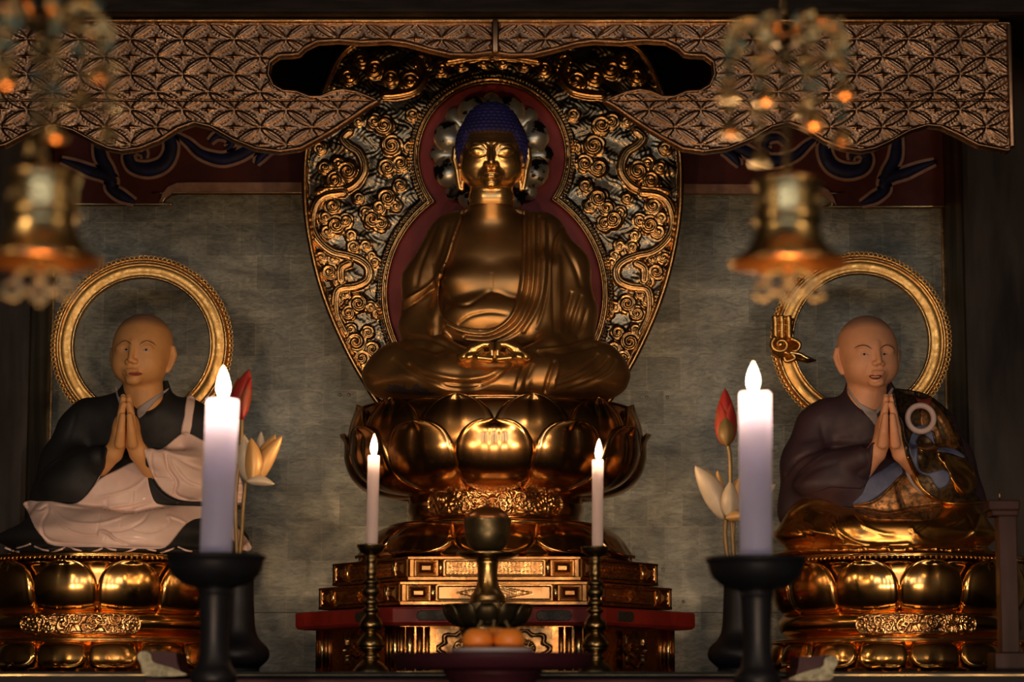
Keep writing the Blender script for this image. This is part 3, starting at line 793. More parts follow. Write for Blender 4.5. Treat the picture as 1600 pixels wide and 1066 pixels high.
def wrap_panel(c, Rm, ang0, halfw, z0, z1, hfun, step=0.0022, depth=0.006, px=None, outline='pill'):
    """relief plate wrapped on a cylinder; hfun(u,v in px)->px"""
    k_ = px or K
    nu = int(2 * halfw * Rm / step); nv = int((z1 - z0) / step)
    A = np.linspace(-halfw, halfw, nu); Z = np.linspace(z0, z1, nv); AA, ZZ = np.meshgrid(A, Z, indexing='ij')
    U = AA * Rm / k_; Vv = (ZZ - (z0 + z1) / 2) / k_; hw = halfw * Rm / k_; hh = (z1 - z0) / 2 / k_
    if outline == 'pill':
        q = np.maximum(np.abs(U) - (hw - hh), 0); d = hh - np.hypot(q, Vv) - 1.5 * (0.5 + 0.5 * np.cos(U * PI / hh * 1.0))
    else: d = np.minimum(hw - np.abs(U), hh - np.abs(Vv))
    H = hfun(U, Vv); H = np.where(d < 3.0, 1.0 + 2.4 * np.sqrt(np.clip(1 - ((d - 1.5) / 1.8) ** 2, 0, 1)), H)
    H = np.where(d < 0, -depth / k_, H)
    R = Rm + (H * k_ + depth * .3); X = c[0] + R * np.sin(AA + ang0); Y = c[1] - R * np.cos(AA + ang0)
    V = np.stack([X, Y, ZZ], -1).reshape(-1, 3); idx = np.arange(nu * nv).reshape(nu, nv)
    q = np.stack([idx[:-1, :-1], idx[1:, :-1], idx[1:, 1:], idx[:-1, 1:]], -1)
    dd = d.ravel()[q.reshape(-1, 4)].max(1) > -0.5
    return V, q.reshape(-1, 4)[dd]
M['cartouche'] = mat('cartouche', (0.85, 0.47, 0.18), (0.48, 0.24, 0.09), 0.2, 0.3, 1.0, 30)
zc0, zc1 = P(PX0, 815, 0).z, P(PX0, 776, 0).z
mk('cloud_cartouche', wrap_panel(cA, 137 * K, 0, 0.84, zc0, zc1, lambda u, v: scroll_relief(u, v, 3, 34, 12.0, 3.6, (108, 16)), outline='pill'), M['cartouche'], ped)['label'] = 'carved openwork cloud plate on the waist'
# drooping petals
mk('dome', lathe(cA, prof_m(cr([(120, 826), (158, 826), (166, 829), (182, 842), (203, 862), (210, 876), (208, 884), (100, 884)], 4)), 72), M['gold_aged'], ped)
for k in range(10):
    mk('drooping_petal', petal(cA, -PI/2 + 2*PI*k/10, PI/10 * 1.0, prof_m([(160, 829), (176, 836), (194, 850), (208, 866), (222, 877)]), bulge=8, crease=.4, base_w=.72, knee=.5, flare=4), M['gold_aged'], ped)
# hexagonal tiers
def hexa(R, prof, rot=0.0, corner=0.0):
    """prof: (scale offset px, py) stacked hexagon outline"""
    V, Fc = [], []
    pts = []
    for k in range(6):
        a = k * PI / 3 + rot
        if corner > 0:
            for s in (-1, 1): pts.append((math.cos(a) * (1 - corner * .13) - s * -math.sin(a) * -corner * .25 * s * 0 , 0)) if False else None
        pts.append((math.cos(a), math.sin(a)))
    if corner > 0:
        q = []
        for k in range(6):
            p0, p1, p2 = np.array(pts[k - 1]), np.array(pts[k]), np.array(pts[(k + 1) % 6])
            q.append(p1 + (p0 - p1) * corner); q.append(p1 + (p2 - p1) * corner)
        pts = q
    n = len(pts)
    for off, py in prof:
        z = P(PX0, py, 0).z; r = (R + off) * K
        for p_ in pts: V.append((AX + r * p_[0], r * p_[1], z))
    for i in range(len(prof) - 1):
        for k in range(n): Fc.append((i * n + k, i * n + (k + 1) % n, (i + 1) * n + (k + 1) % n, (i + 1) * n + k))
    Fc.append(tuple(range(n))); Fc.append(tuple((len(prof) - 1) * n + k for k in range(n)))
    return V, Fc
def face_frame(ang, R):
    """origin, tangent, normal of hexagon face whose outward normal has angle ang"""
    n = Vector((math.cos(ang), math.sin(ang), 0)); t = Vector((-math.sin(ang), math.cos(ang), 0))
    return Vector((AX, 0, 0)) + n * (R * math.cos(PI / 6) * K), t, n
def frustum(o, t, n, u, z, w, h, steps):
    """stack of shrinking rectangles: steps (inset px, height px)"""
    V, Fc = [], []
    for ins, hh in steps:
        for su, sz in ((-1, -1), (1, -1), (1, 1), (-1, 1)):
            V.append(tuple(o + t * ((u + su * (w / 2 - ins)) * K) + n * (hh * K) + Vector((0, 0, z + sz * (h / 2 - ins) * K))))
    for i in range(len(steps) - 1):
        for k in range(4): Fc.append((i * 4 + k, i * 4 + (k + 1) % 4, i * 4 + 4 + (k + 1) % 4, i * 4 + 4 + k))
    Fc.append((3, 2, 1, 0)); m = (len(steps) - 1) * 4; Fc.append((m, m + 1, m + 2, m + 3))
    return V, Fc
def flat_relief(o, t, n, u0, u1, z0, z1, hf, step=1.1):
    us = np.arange(u0, u1 + step, step); zs_ = np.arange(z0, z1 + step * K, step * K)
    U, Z = np.meshgrid(us, zs_, indexing='ij'); uc, zc = (u0 + u1) / 2, (z0 + z1) / 2
    H = hf(U - uc, (Z - zc) / K, (u1 - u0) / 2, (z1 - z0) / 2 / K)
    V = np.zeros(U.shape + (3,))
    for i in range(3): V[..., i] = o[i] + t[i] * U * K + n[i] * H * K
    V[..., 2] = Z; idx = np.arange(U.size).reshape(U.shape)
    q = np.stack([idx[:-1, :-1], idx[1:, :-1], idx[1:, 1:], idx[:-1, 1:]], -1).reshape(-1, 4)
    return V.reshape(-1, 3), q
def lozenge_h(u, v, hw, hh):
    d = np.minimum(hw - np.abs(u), hh - np.abs(v))
    H = np.where(d < 2, 1.8, 0.2)
    lz = 1 - np.abs(u) / (hw * .62) - np.abs(v) / (hh * 0.9)
    r = np.hypot(u * .8, v); a = np.arctan2(v, u * .8)
    fl = np.clip(1 - r / (hh * .8), 0, 1) * (1.8 + 1.4 * np.cos(a * 8))
    H = np.where(lz > 0, 0.7 + fl + 0.8 * np.abs(np.sin(u * .9) * np.sin(v * .8 + u * .3)), H)
    H = np.where(np.abs(lz) < .07, 1.6, H)
    return H
def floral_h(u, v, hw, hh):
    d = np.minimum(hw - np.abs(u), hh - np.abs(v)); H = np.where(d < 2, 1.8, 0.0)
    g = 0.9 * np.abs(np.sin(u * .55 + np.sin(v * .5))) * np.abs(np.cos(v * .5 + .3 * np.sin(u * .35))) + .25 * np.cos(u * 1.7) * np.cos(v * 1.5)
    return np.where(d > 3, g, H)
def tier(R, y0, y1, nm, hf):
    t_ = mk(nm, hexa(R, [(-14, y0 - 1), (-2, y0), (3, y0 + 1), (3, y0 + 4), (0, y0 + 6), (0, y1 - 7), (3, y1 - 5), (3, y1 - 1), (-6, y1)]), M['gold_floor'], ped, smooth=False)
    h = (y1 - y0) - 13; ym = (y0 + y1) / 2; z = P(PX0, ym - .5, 0).z
    half = R / 2
    for ang in (-PI/2, -PI/2 - PI/3, -PI/2 + PI/3):
        o, t, n = face_frame(ang, R)
        for s in (-1, 1):
            mk('corner_post', frustum(o, t, n, s * (half - 4), z, 8, h + 4, [(0, -2), (0, 2.0), (1.5, 3.5)]), M['gold_floor'], t_, smooth=False)
            mk('pyramid_block', frustum(o, t, n, s * (half - 25), z, 30, h, [(0, -1), (0, 3), (2, 3.5), (3, 1.5), (h * .36, 6), (h * .38, 4.5), (h * .42, 4.5)]), M['gold_floor'], t_, smooth=False)
            mk('half_round', tube([o + t * (s * (half - 46) * K) + Vector((0, 0, z - h/2*K)), o + t * (s * (half - 46) * K) + Vector((0, 0, z + h/2*K))], 4.2 * K, 12), M['gold_bright'], t_)
        mk('floral_panel', flat_relief(o + n * 0.001, t, n, -(half - 52), half - 52, z - h/2*K, z + h/2*K, hf), M['cartouche'], t_)
    return t_
tier(249, 881, 917, 'upper_tier', floral_h)
tier(270, 919, 954, 'lower_tier', lozenge_h)
M['inlay_black'] = mat('inlay_black', (0.030, 0.030, 0.022), (0.015, 0.014, 0.012), .5, .6, .2, 30)
rb = mk('red_board', hexa(312, [(-8, 957.5), (0, 959), (1, 961), (1, 980), (-3, 984), (-12, 985)], 0, 0.035), M['red_lacquer'], ped, smooth=False)
for (ang, u0, u1) in ((-PI/2, -112, -60), (-PI/2, 60, 112), (-PI/2 - PI/3, 60, 112), (-PI/2 + PI/3, -112, -60)):
    o, t, n = face_frame(ang, 313.2); z = P(PX0, 970.5, 0).z
    def motif(u, v, hw, hh):
        q = np.maximum(np.abs(u) - (hw - hh), 0); d = hh - np.hypot(q, v)
        return np.where(d > 0, .5 + .6 * (np.abs(np.sin(u * .8) + np.cos(v * .9 + u * .4)) > .6), -2.5)
    mk('black_scroll_inlay', flat_relief(o, t, n, u0, u1, z - 8*K, z + 8*K, motif), M['inlay_black'], rb)
bs = mk('base', hexa(276, [(-4, 985), (-4, 1050), (6, 1051), (6, 1055.4)]), M['gold_floor'], ped, smooth=False)
zb0, zb1 = P(PX0, 1050, 0).z, P(PX0, 986, 0).z
for ang in (-PI/2, -PI/2 - PI/3, -PI/2 + PI/3):
    o, t, n = face_frame(ang, 272)
    for s in (-1, 1):
        for q, rr in ((134, 5), (122, 6.5), (108, 5), (97, 4)):
            mk('fluted_post', tube([o + t * (s * q * K) + n * .001 + Vector((0, 0, zb0)), o + t * (s * q * K) + n * .001 + Vector((0, 0, zb1))], rr * K, 14), M['gold_bright'] if q in (122,) else M['gold_floor'], bs)
    # ogee opening: dark recess, curled gilt frame, carving inside
    def koz(u, v, hw, hh):
        a = np.arctan2(v / hh, u / hw); rr = np.hypot(u / hw, v / hh)
        edge = 0.80 + 0.09 * np.cos(4 * a) ** 2 + .05 * np.cos(8 * a)
        d = (edge - rr) * hh
        car = 2.2 * np.abs(np.sin(u * .35 + 1.3 * np.sin(v * .3))) * np.abs(np.cos(v * .33 + np.sin(u * .25)))
        H = np.where(d > 0, -2.0 + np.where(np.hypot(u, v * 1.2) < hh * .55, car, -1), 0)
        return np.where(np.abs(d) < 2.3, 3.0 * np.sqrt(np.clip(1 - (d / 2.5) ** 2, 0, 1)), H)
    fr = mk('panel_plate', frustum(o, t, n, 0, (zb0 + zb1)/2, 178, 60, [(0, -3), (0, 0.3)]), M['gold_floor'], bs, smooth=False)
    for cu in ((-44, 44) if abs(ang + PI/2) < .1 else (0,)):
        zc = (zb0 + zb1) / 2
        g = flat_relief(o + n * .012, t, n, cu - 40, cu + 40, zc - 28*K, zc + 28*K, koz)
        mk('ogee_carving', g, M['kozama'] if 'kozama' in M else M.setdefault('kozama', mat('kozama', (0.55, 0.32, 0.13), (0.10, 0.06, 0.03), 0.25, 0.4, 1.0, 22)), fr)

# ================================================================== central statue
bud = thing('seated_statue', 'large dark gilt seated figure with blue curled hair on the central lotus pedestal', 'statue', (AX, 0, P(PX0, 640, 0).z))
HC = W(768, 252, -42)
def head_sdf(p, kind='buddha'):
    """p in local px: x right, y back, z up; face toward -y"""
    if kind == 'buddha':
        d = s_ell(p, (0, 14, 26), (50, 54, 50))
        d = smin(d, s_ell(p, (0, 0, 0), (49, 50, 50)), 14)
        d = smin(d, s_ell(p, (0, -6, -22), (42, 40, 27)), 12)
        for s in (-1, 1): d = smin(d, s_ell(p, (s * 24, -24, -14), (22, 20, 24)), 10)
        for s in (-1, 1): d = smin(d, s_cone(p, (s * 6, -49, 22), (s * 36, -32, 24), 4, 3), 7)
        d = smin(d, s_cone(p, (0, -48, 22), (0, -60, -9), 3.0, 6.0), 6)
        for s in (-1, 1): d = smin(d, s_ell(p, (s * 7, -54, -12), (5.2, 6, 4.6)), 3)
        for s in (-1, 1): d = smin(d, s_ell(p, (s * 21, -41, 12), (14, 8.5, 9)), 6)
    else:
        d = s_ell(p, (0, 12, 27), (48.5, 54, 49))
        d = smin(d, s_ell(p, (0, 0, 2), (47, 50, 50)), 20)
        d = smin(d, s_ell(p, (0, -8, -22), (37, 38, 27)), 20)
        for s in (-1, 1): d = smin(d, s_ell(p, (s * 21, -26, -12), (19, 18, 22)), 14)
        for s in (-1, 1): d = smax(d, -s_ell(p, (s * 20, -60, 15), (11, 10, 7)), 8)          # eye hollows
        d = smin(d, s_cone(p, (0, -46, 24), (0, -58.5, -8), 2.5, 4.8), 7)
        for s in (-1, 1): d = smin(d, s_ell(p, (s * 6.5, -53.5, -11), (4.6, 5.5, 4.0)), 4)
        for s in (-1, 1): d = smin(d, s_ell(p, (s * 20, -40, 12.5), (12, 8, 7.5)), 5)
    d = smin(d, s_ell(p, (0, -45, -27), (15, 10, 11)), 8)
    d = smin(d, s_ell(p, (0, -54.5, -25.5), (11.5, 4.6, 3.0)), 3)
    d = smin(d, s_ell(p, (0, -53.5, -31.5), (8.5, 4.6, 3.6)), 3)
    d = smin(d, s_ell(p, (0, -43, -42), (13, 10, 8)), 8)
    # ears
    for s in (-1, 1):
        if kind != 'buddha':
            ear = s_chain(p, [(s*48, 4, 14), (s*53, 8, 16), (s*55, 10, 4), (s*52, 6, -10), (s*48, 2, -20), (s*46, 1, -24)], [3.5, 4.5, 5, 4.5, 4.5, 3.5])
            d = smin(d, ear, 3); continue
        ear = s_chain(p, [(s*50, 6, 24), (s*57, 6, 20), (s*58, 6, 4), (s*54, 4, -14), (s*52, 4, -30), (s*50, 4, -42), (s*46, 4, -44), (s*45, 4, -30), (s*47, 4, -12)], [4.5, 5, 5.5, 5, 4.2, 3.6, 3.2, 3.0, 4])
        ear = smin(ear, s_ell(p, (s*52, 8, 6), (5, 5, 16)), 3)
        d = smin(d, ear, 3)
    return d
def q_(px, py, d): v = W(px, py, d); return (v.x, v.y, v.z)
def torso_sdf(p):
    k = K
    d = s_ell(p, q_(770, 425, 8), (100*k, 70*k, 84*k))
    d = smin(d, s_ell(p, q_(772, 510, 0), (118*k, 82*k, 62*k)), 40*k)
    d = smin(d, s_cone(p, q_(712, 372, 8), q_(842, 372, 8), 36*k, 36*k), 30*k)
    d = smin(d, s_cone(p, q_(768, 352, -4), q_(768, 296, -28), 38*k, 33*k), 14*k)
    for x in (732, 800): d = smin(d, s_ell(p, q_(x, 440, -48), (42*k, 20*k, 26*k)), 16*k)
    d = smin(d, s_ell(p, q_(762, 490, -62), (60*k, 22*k, 26*k)), 14*k)
    return d
def robe_sdf(p):
    k = K; op = OPEN
    d = torso_sdf(p) - 5.5*k
    slab = np.where(p[1] < 0.0, 1.0, -1.0)
    d = smax(d, -np.maximum(op, p[1] + 0.01), 3*k)
    d = np.maximum(d, p[2] - P(768, 322, -20*k).z)
    arms = s_chain(p, [q_(698, 378, 8), q_(662, 440, 4), q_(655, 510, -18), q_(676, 545, -50)], [33*k, 33*k, 29*k, 26*k], 12*k)
    arms = smin(arms, s_chain(p, [q_(655, 515, -18), q_(690, 548, -80), q_(735, 560, -118)], [28*k, 20*k, 13*k], 10*k), 10*k)
    a2 = s_chain(p, [q_(848, 374, 8), q_(882, 420, 4), q_(893, 490, -10), q_(896, 525, -20)], [33*k, 38*k, 38*k, 34*k], 14*k)
    a2 = smin(a2, s_chain(p, [q_(893, 522, -20), q_(858, 545, -84), q_(812, 560, -118)], [30*k, 19*k, 13*k], 10*k), 10*k)
    a2 = smin(a2, s_cone(p, q_(845, 420, -40), q_(850, 520, -52), 26*k, 26*k), 24*k)
    d = smin(d, a2, 16*k)
    d = smin(d, arms, 7*k)
    # armpit hollow
    d = smax(d, -s_chain(p, [q_(686, 442, -58), q_(683, 480, -66), q_(681, 525, -70)], [5*k, 9*k, 10*k]), 4*k)
    leg = s_chain(p, [q_(700, 560, 0), q_(622, 578, -38), q_(700, 590, -110), q_(800, 597, -138)], [40*k, 40*k, 34*k, 27*k], 14*k)
    leg = smin(leg, s_chain(p, [q_(850, 560, 0), q_(930, 578, -38), q_(850, 590, -112), q_(745, 594, -132)], [40*k, 42*k, 34*k, 26*k], 14*k), 10*k)
    for x in (612, 938): leg = smin(leg, s_ell(p, q_(x, 588, -30), (46*k, 52*k, 35*k)), 14*k)
    leg = smin(leg, s_ell(p, q_(773, 596, -50), (185*k, 90*k, 24*k)), 20*k)
    d = smin(d, leg, 9*k)
    d = smax(d, (P(770, 640, 0).z + 0.001) - p[2], 4*k)
    return d
OP = [(726, 312), (720, 338), (709, 374), (699, 404), (689, 428), (685, 460), (690, 488), (704, 505), (730, 514), (762, 516), (788, 505), (803, 480), (811, 440), (815, 400), (817, 350), (814, 312)]
lo = W(548, 650, -160); hi_ = W(996, 300, 100)
lo = (lo.x, -0.36, P(770, 640, 0).z - 0.02); hi_ = (W(996, 600, 0).x, 0.21, P(770, 300, 0).z)
hh_ = 0.0036
def _robe(p):
    global OPEN
    gx = p[0][:, 0, :]; gz = p[2][:, 0, :]
    ppx, ppy = proj(np.stack([gx, np.full_like(gx, -0.13), gz], -1))
    sd, _, _ = poly_sd(ppx, ppy, cr(OP, 4, True))
    OPEN = -(sd * K)[:, None, :]
    return robe_sdf(p)
V, Fq = sdf_mesh(_robe, lo, hi_, hh_)
FOLDS = [([(722, 330), (718, 345), (708, 374), (699, 404), (688, 428)], 3.0, 2.2, 'line'),
         ([(690, 430), (662, 453), (638, 468), (624, 480)], 3.0, 3.0, 'line'), ([(692, 438), (664, 461), (640, 476), (624, 488)], 2.5, -4.5, 'line'),
         ([(684, 350), (668, 385), (655, 420), (650, 450)], 4, -2.2, 'taper'), ([(700, 350), (690, 385), (680, 415)], 4, -1.6, 'taper'),
         ([(820, 329), (820, 380), (817, 440), (809, 476), (792, 503), (762, 520), (726, 518), (698, 507)], 2.6, 2.6, 'line'),
         ([(827, 335), (826, 440), (815, 482), (797, 509), (763, 526), (726, 524)], 2.4, -3.6, 'line'),
         ([(835, 338), (833, 440), (822, 485), (803, 513), (768, 531), (728, 530)], 3.0, 2.0, 'line'),
         ([(842, 338), (841, 430), (831, 480), (809, 517), (778, 534)], 2.4, -3.4, 'line'),
         ([(850, 345), (850, 430), (840, 480), (818, 518)], 3.0, 1.8, 'line'), ([(858, 350), (858, 430), (850, 480), (838, 515)], 2.6, -2.4, 'taper'),
         ([(884, 350), (873, 368), (867, 392), (866, 446), (866, 524)], 2.8, -4.5, 'taper'), ([(873, 398), (874, 446), (875, 520)], 3, 2.0, 'taper'),
         ([(894, 455), (886, 490), (881, 520)], 3.2, -3.2, 'taper'), ([(909, 460), (899, 490), (891, 520)], 3.2, -3.2, 'taper'), ([(918, 480), (910, 510), (900, 528)], 3, -2.6, 'taper'),
         ([(880, 380), (900, 420), (908, 450)], 4, -2.0, 'taper'),
         ([(840, 548), (885, 543), (925, 532)], 3, 3.0, 'line'), ([(842, 554), (888, 549), (930, 538)], 2.6, -4.0, 'line'),
         ([(628, 530), (660, 528), (690, 536), (718, 552)], 3, -3.0, 'taper'), ([(634, 545), (664, 545), (700, 558)], 3, -2.2, 'taper'),
         ([(640, 570), (666, 592), (720, 601), (762, 596), (789, 576), (801, 566)], 3, -3.2, 'line'), ([(640, 562), (670, 582), (720, 592), (760, 587), (782, 572)], 3.4, 2.0, 'taper'),
         ([(612, 560), (640, 585), (668, 602)], 4, -2.0, 'taper'), ([(664, 588), (700, 606), (745, 606), (775, 586)], 3, -2.6, 'taper'),
         ([(820, 568), (812, 590), (806, 612)], 3, -2.6, 'taper'), ([(834, 568), (824, 590), (820, 612)], 3, -2.4, 'taper'), ([(866, 565), (858, 590), (852, 612)], 3, -3.6, 'line'), ([(874, 565), (868, 590), (864, 606)], 3, 2.0, 'taper'),
         ([(868, 606), (900, 597), (934, 576), (952, 556)], 3, -3.4, 'taper'), ([(884, 610), (920, 600), (950, 582), (964, 562)], 3, -3.0, 'taper'), ([(866, 595), (895, 584), (922, 566), (935, 552)], 3, -2.8, 'taper'),
         ([(716, 566), (770, 572), (826, 564)], 4, -3.0, 'taper')]
FOLDS = [(p_, w_, a_ * 1.35, k_) for p_, w_, a_, k_ in FOLDS]
V = nsmooth(V, Fq, 4, .5); V = strokes(V, Fq, FOLDS); V[:, 2] = np.maximum(V[:, 2], P(770, 640, 0).z + .001)
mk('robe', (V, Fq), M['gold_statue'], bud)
# chipped lacquer patch on the lap hem
# body: trunk, head and hands joined into one mesh
V1, F1 = sdf_mesh(torso_sdf, (AX - .26, -.22, P(770, 560, 0).z), (AX + .26, .18, P(770, 296, 0).z), 0.004)
CH = [([(700, 462), (712, 474), (730, 476), (748, 466), (762, 458), (768, 457)], 3.0, -3.0, 'taper'), ([(768, 457), (780, 458), (795, 464), (812, 468)], 3.0, -3.0, 'taper'),
      ([(768, 425), (768, 456)], 2.2, -1.0, 'taper'), ([(715, 508), (735, 494), (765, 488), (795, 492)], 3, -2.4, 'taper')]
V1 = strokes(nsmooth(V1, F1, 2), F1, CH)
cx_, cy_, cz_ = HC; kk = K
def headf(p):
    q = rot(p, HC, 0, math.radians(4)); q = [c / kk for c in q]
    d = head_sdf(q)
    n = s_cone(q, (0, 18, -60), (0, 6, -30), 33, 31)
    for z in (-54, -62): n = smin(n, s_cone(q, (-8, -2, z), (8, -2, z), 27, 27), 4)
    return smin(d, n, 5) * kk
V2, F2 = sdf_mesh(headf, (cx_ - 66*K, cy_ - 70*K, cz_ - 72*K), (cx_ + 66*K, cy_ + 74*K, cz_ + 82*K), 0.0017)
V2 = nsmooth(V2, F2, 1)
FACE = [([(729, 231), (735, 226), (744, 223), (755, 226), (762, 235)], 1.5, 1.3, 'taper'), ([(808, 231), (802, 226), (793, 223), (782, 226), (775, 235)], 1.5, 1.3, 'taper'),
        ([(730, 237), (737, 232), (747, 230), (756, 234)], 2.2, -1.2, 'taper'), ([(807, 237), (800, 232), (790, 230), (781, 234)], 2.2, -1.2, 'taper'),
        ([(734, 240), (741, 243.5), (749, 244.5), (759, 242)], 1.0, -1.5, 'taper'), ([(803, 240), (796, 243.5), (788, 244.5), (778, 242)], 1.0, -1.5, 'taper'),
        ([(735, 243.5), (742, 247), (750, 247.5), (758, 245)], 1.2, 0.9, 'taper'), ([(802, 243.5), (795, 247), (787, 247.5), (779, 245)], 1.2, 0.9, 'taper'),
        ([(757, 280.5), (763, 281.5), (768, 280.5), (773, 281.5), (779, 280.5)], 0.9, -1.5, 'taper')]
V2 = strokes(V2, F2, FACE)
def hands(p):
    k = K; D = -150
    d = s_cone(p, q_(722, 560, D + 22), q_(764, 558, D), 8*k, 8.5*k)
    d = smin(d, s_cone(p, q_(824, 560, D + 22), q_(782, 558, D), 8*k, 8.5*k), 4*k)
    for i, dy in enumerate((0, 5, 10)):
        d = smin(d, s_chain(p, [q_(730 + 3*i, 556 + .3*i, D + 10 - dy), q_(748, 559, D - 4 - dy), q_(768, 561, D - 4 - dy)], [5*k, 4.4*k, 3.4*k]), 1.5*k)
        d = smin(d, s_chain(p, [q_(816 - 3*i, 556 + .3*i, D + 10 - dy), q_(798, 559, D - 4 - dy), q_(778, 561, D - 4 - dy)], [5*k, 4.4*k, 3.4*k]), 1.5*k)
    for s in (-1, 1):
        c = 773
        d = smin(d, s_chain(p, [q_(c + s*48, 556, D+4), q_(c + s*34, 545, D), q_(c + s*18, 538, D), q_(c + s*7, 538, D - 2), q_(c + s*4.5, 548, D - 6), q_(c + s*4, 558, D - 6)], [6.5*k, 6.5*k, 5.2*k, 4.6*k, 3.8*k, 3.6*k]), 2*k)
        d = smin(d, s_chain(p, [q_(c + s*40, 558, D - 6), q_(c + s*26, 554, D - 6), q_(c + s*20, 548, D-5)], [5*k, 4.4*k, 3.4*k]), 2*k)
    for s in (-1, 1):
        d = smin(d, s_chain(p, [q_(773 + s*50, 558, D + 6), q_(773 + s*38, 552, D + 2), q_(773 + s*31, 549, D + 2)], [7*k, 7.5*k, 6.5*k]), 3*k)
    for s, x in ((-1, 716), (1, 830)):
        d = smin(d, s_cone(p, q_(x, 561, D + 34), q_(x - s*14, 558, D + 14), 10*k, 9*k), 4*k)
    return d
a_, b_ = W(700, 575, -175), W(846, 528, -95)
V3, F3 = sdf_mesh(hands, (a_.x, a_.y - .01, a_.z), (b_.x, b_.y + .02, b_.z), 0.0016)
o1, o2 = len(V1), len(V1) + len(V2)
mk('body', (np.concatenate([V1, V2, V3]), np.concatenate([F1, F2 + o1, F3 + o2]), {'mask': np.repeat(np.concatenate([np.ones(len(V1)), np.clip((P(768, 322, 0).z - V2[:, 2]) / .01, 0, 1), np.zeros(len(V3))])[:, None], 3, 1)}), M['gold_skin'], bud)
# hair: cap and topknot covered in small curls
def cap(q):
    d = s_ell(q, (0, 14, 27), (55, 58, 54)); d = smin(d, s_ell(q, (0, 17, 64), (38, 36, 30)), 12)
    for s in (-1, 1): d = smin(d, s_cone(q, (s*49, -2, 20), (s*50, 6, 0), 6, 4), 5)
    bx = np.maximum(np.maximum(np.abs(q[0]) - 38, 0), 0); bz = np.maximum(np.abs(q[2] - 6) - 31, 0); d = smax(d, -(np.maximum(np.sqrt(bx ** 2 + bz ** 2) - 7, q[1] + 22)), 3)
    d = smax(d, -2 - q[2] + np.where(np.abs(q[0]) > 40, -8, 0) * 1.0 + np.clip(-q[1] - 30, 0, 40) * 0.4, 2)
    return d
def hairf(p):
    q = rot(p, HC, 0, math.radians(4)); q = [c / kk for c in q]; return cap(q) * kk
V4, F4 = sdf_mesh(hairf, (cx_ - 68*K, cy_ - 62*K, cz_ - 30*K), (cx_ + 68*K, cy_ + 82*K, cz_ + 100*K), 0.0024)
N4 = normals(V4, F4)
# curls in rows: snail knobs by relief on the cap
loc = (V4 - np.array(HC)) / K
zz = loc[:, 2]; th4 = np.arctan2(loc[:, 0], -(loc[:, 1] - 14)); rr4 = np.hypot(loc[:, 0], loc[:, 1] - 14)
row = np.round(zz / 6.2); cz2 = zz / 6.2 - row; nn = np.maximum(np.round(2 * PI * np.maximum(50 * np.sqrt(np.clip(1 - ((zz - 27) / 54) ** 2, .04, 1)), 12) / 7.0), 5)
ca = th4 / (2 * PI) * nn + 0.5 * (row % 2); ca = ca - np.round(ca)
kn = np.sqrt(np.clip(1 - (cz2 * 1.9) ** 2 - (ca * 1.9) ** 2, 0, 1))
V4 = V4 + N4 * (kn * 2.6 * K)[:, None]
mk('hair', (V4, F4), M['hair_blue'], bud)['label'] = 'dark blue hair of small curls'
u_ = W(768, 221, -42 - 50)
mk('forehead_jewel', ball((u_.x, u_.y + 0.001, u_.z), 0.006), M['silver_petal'], bud)
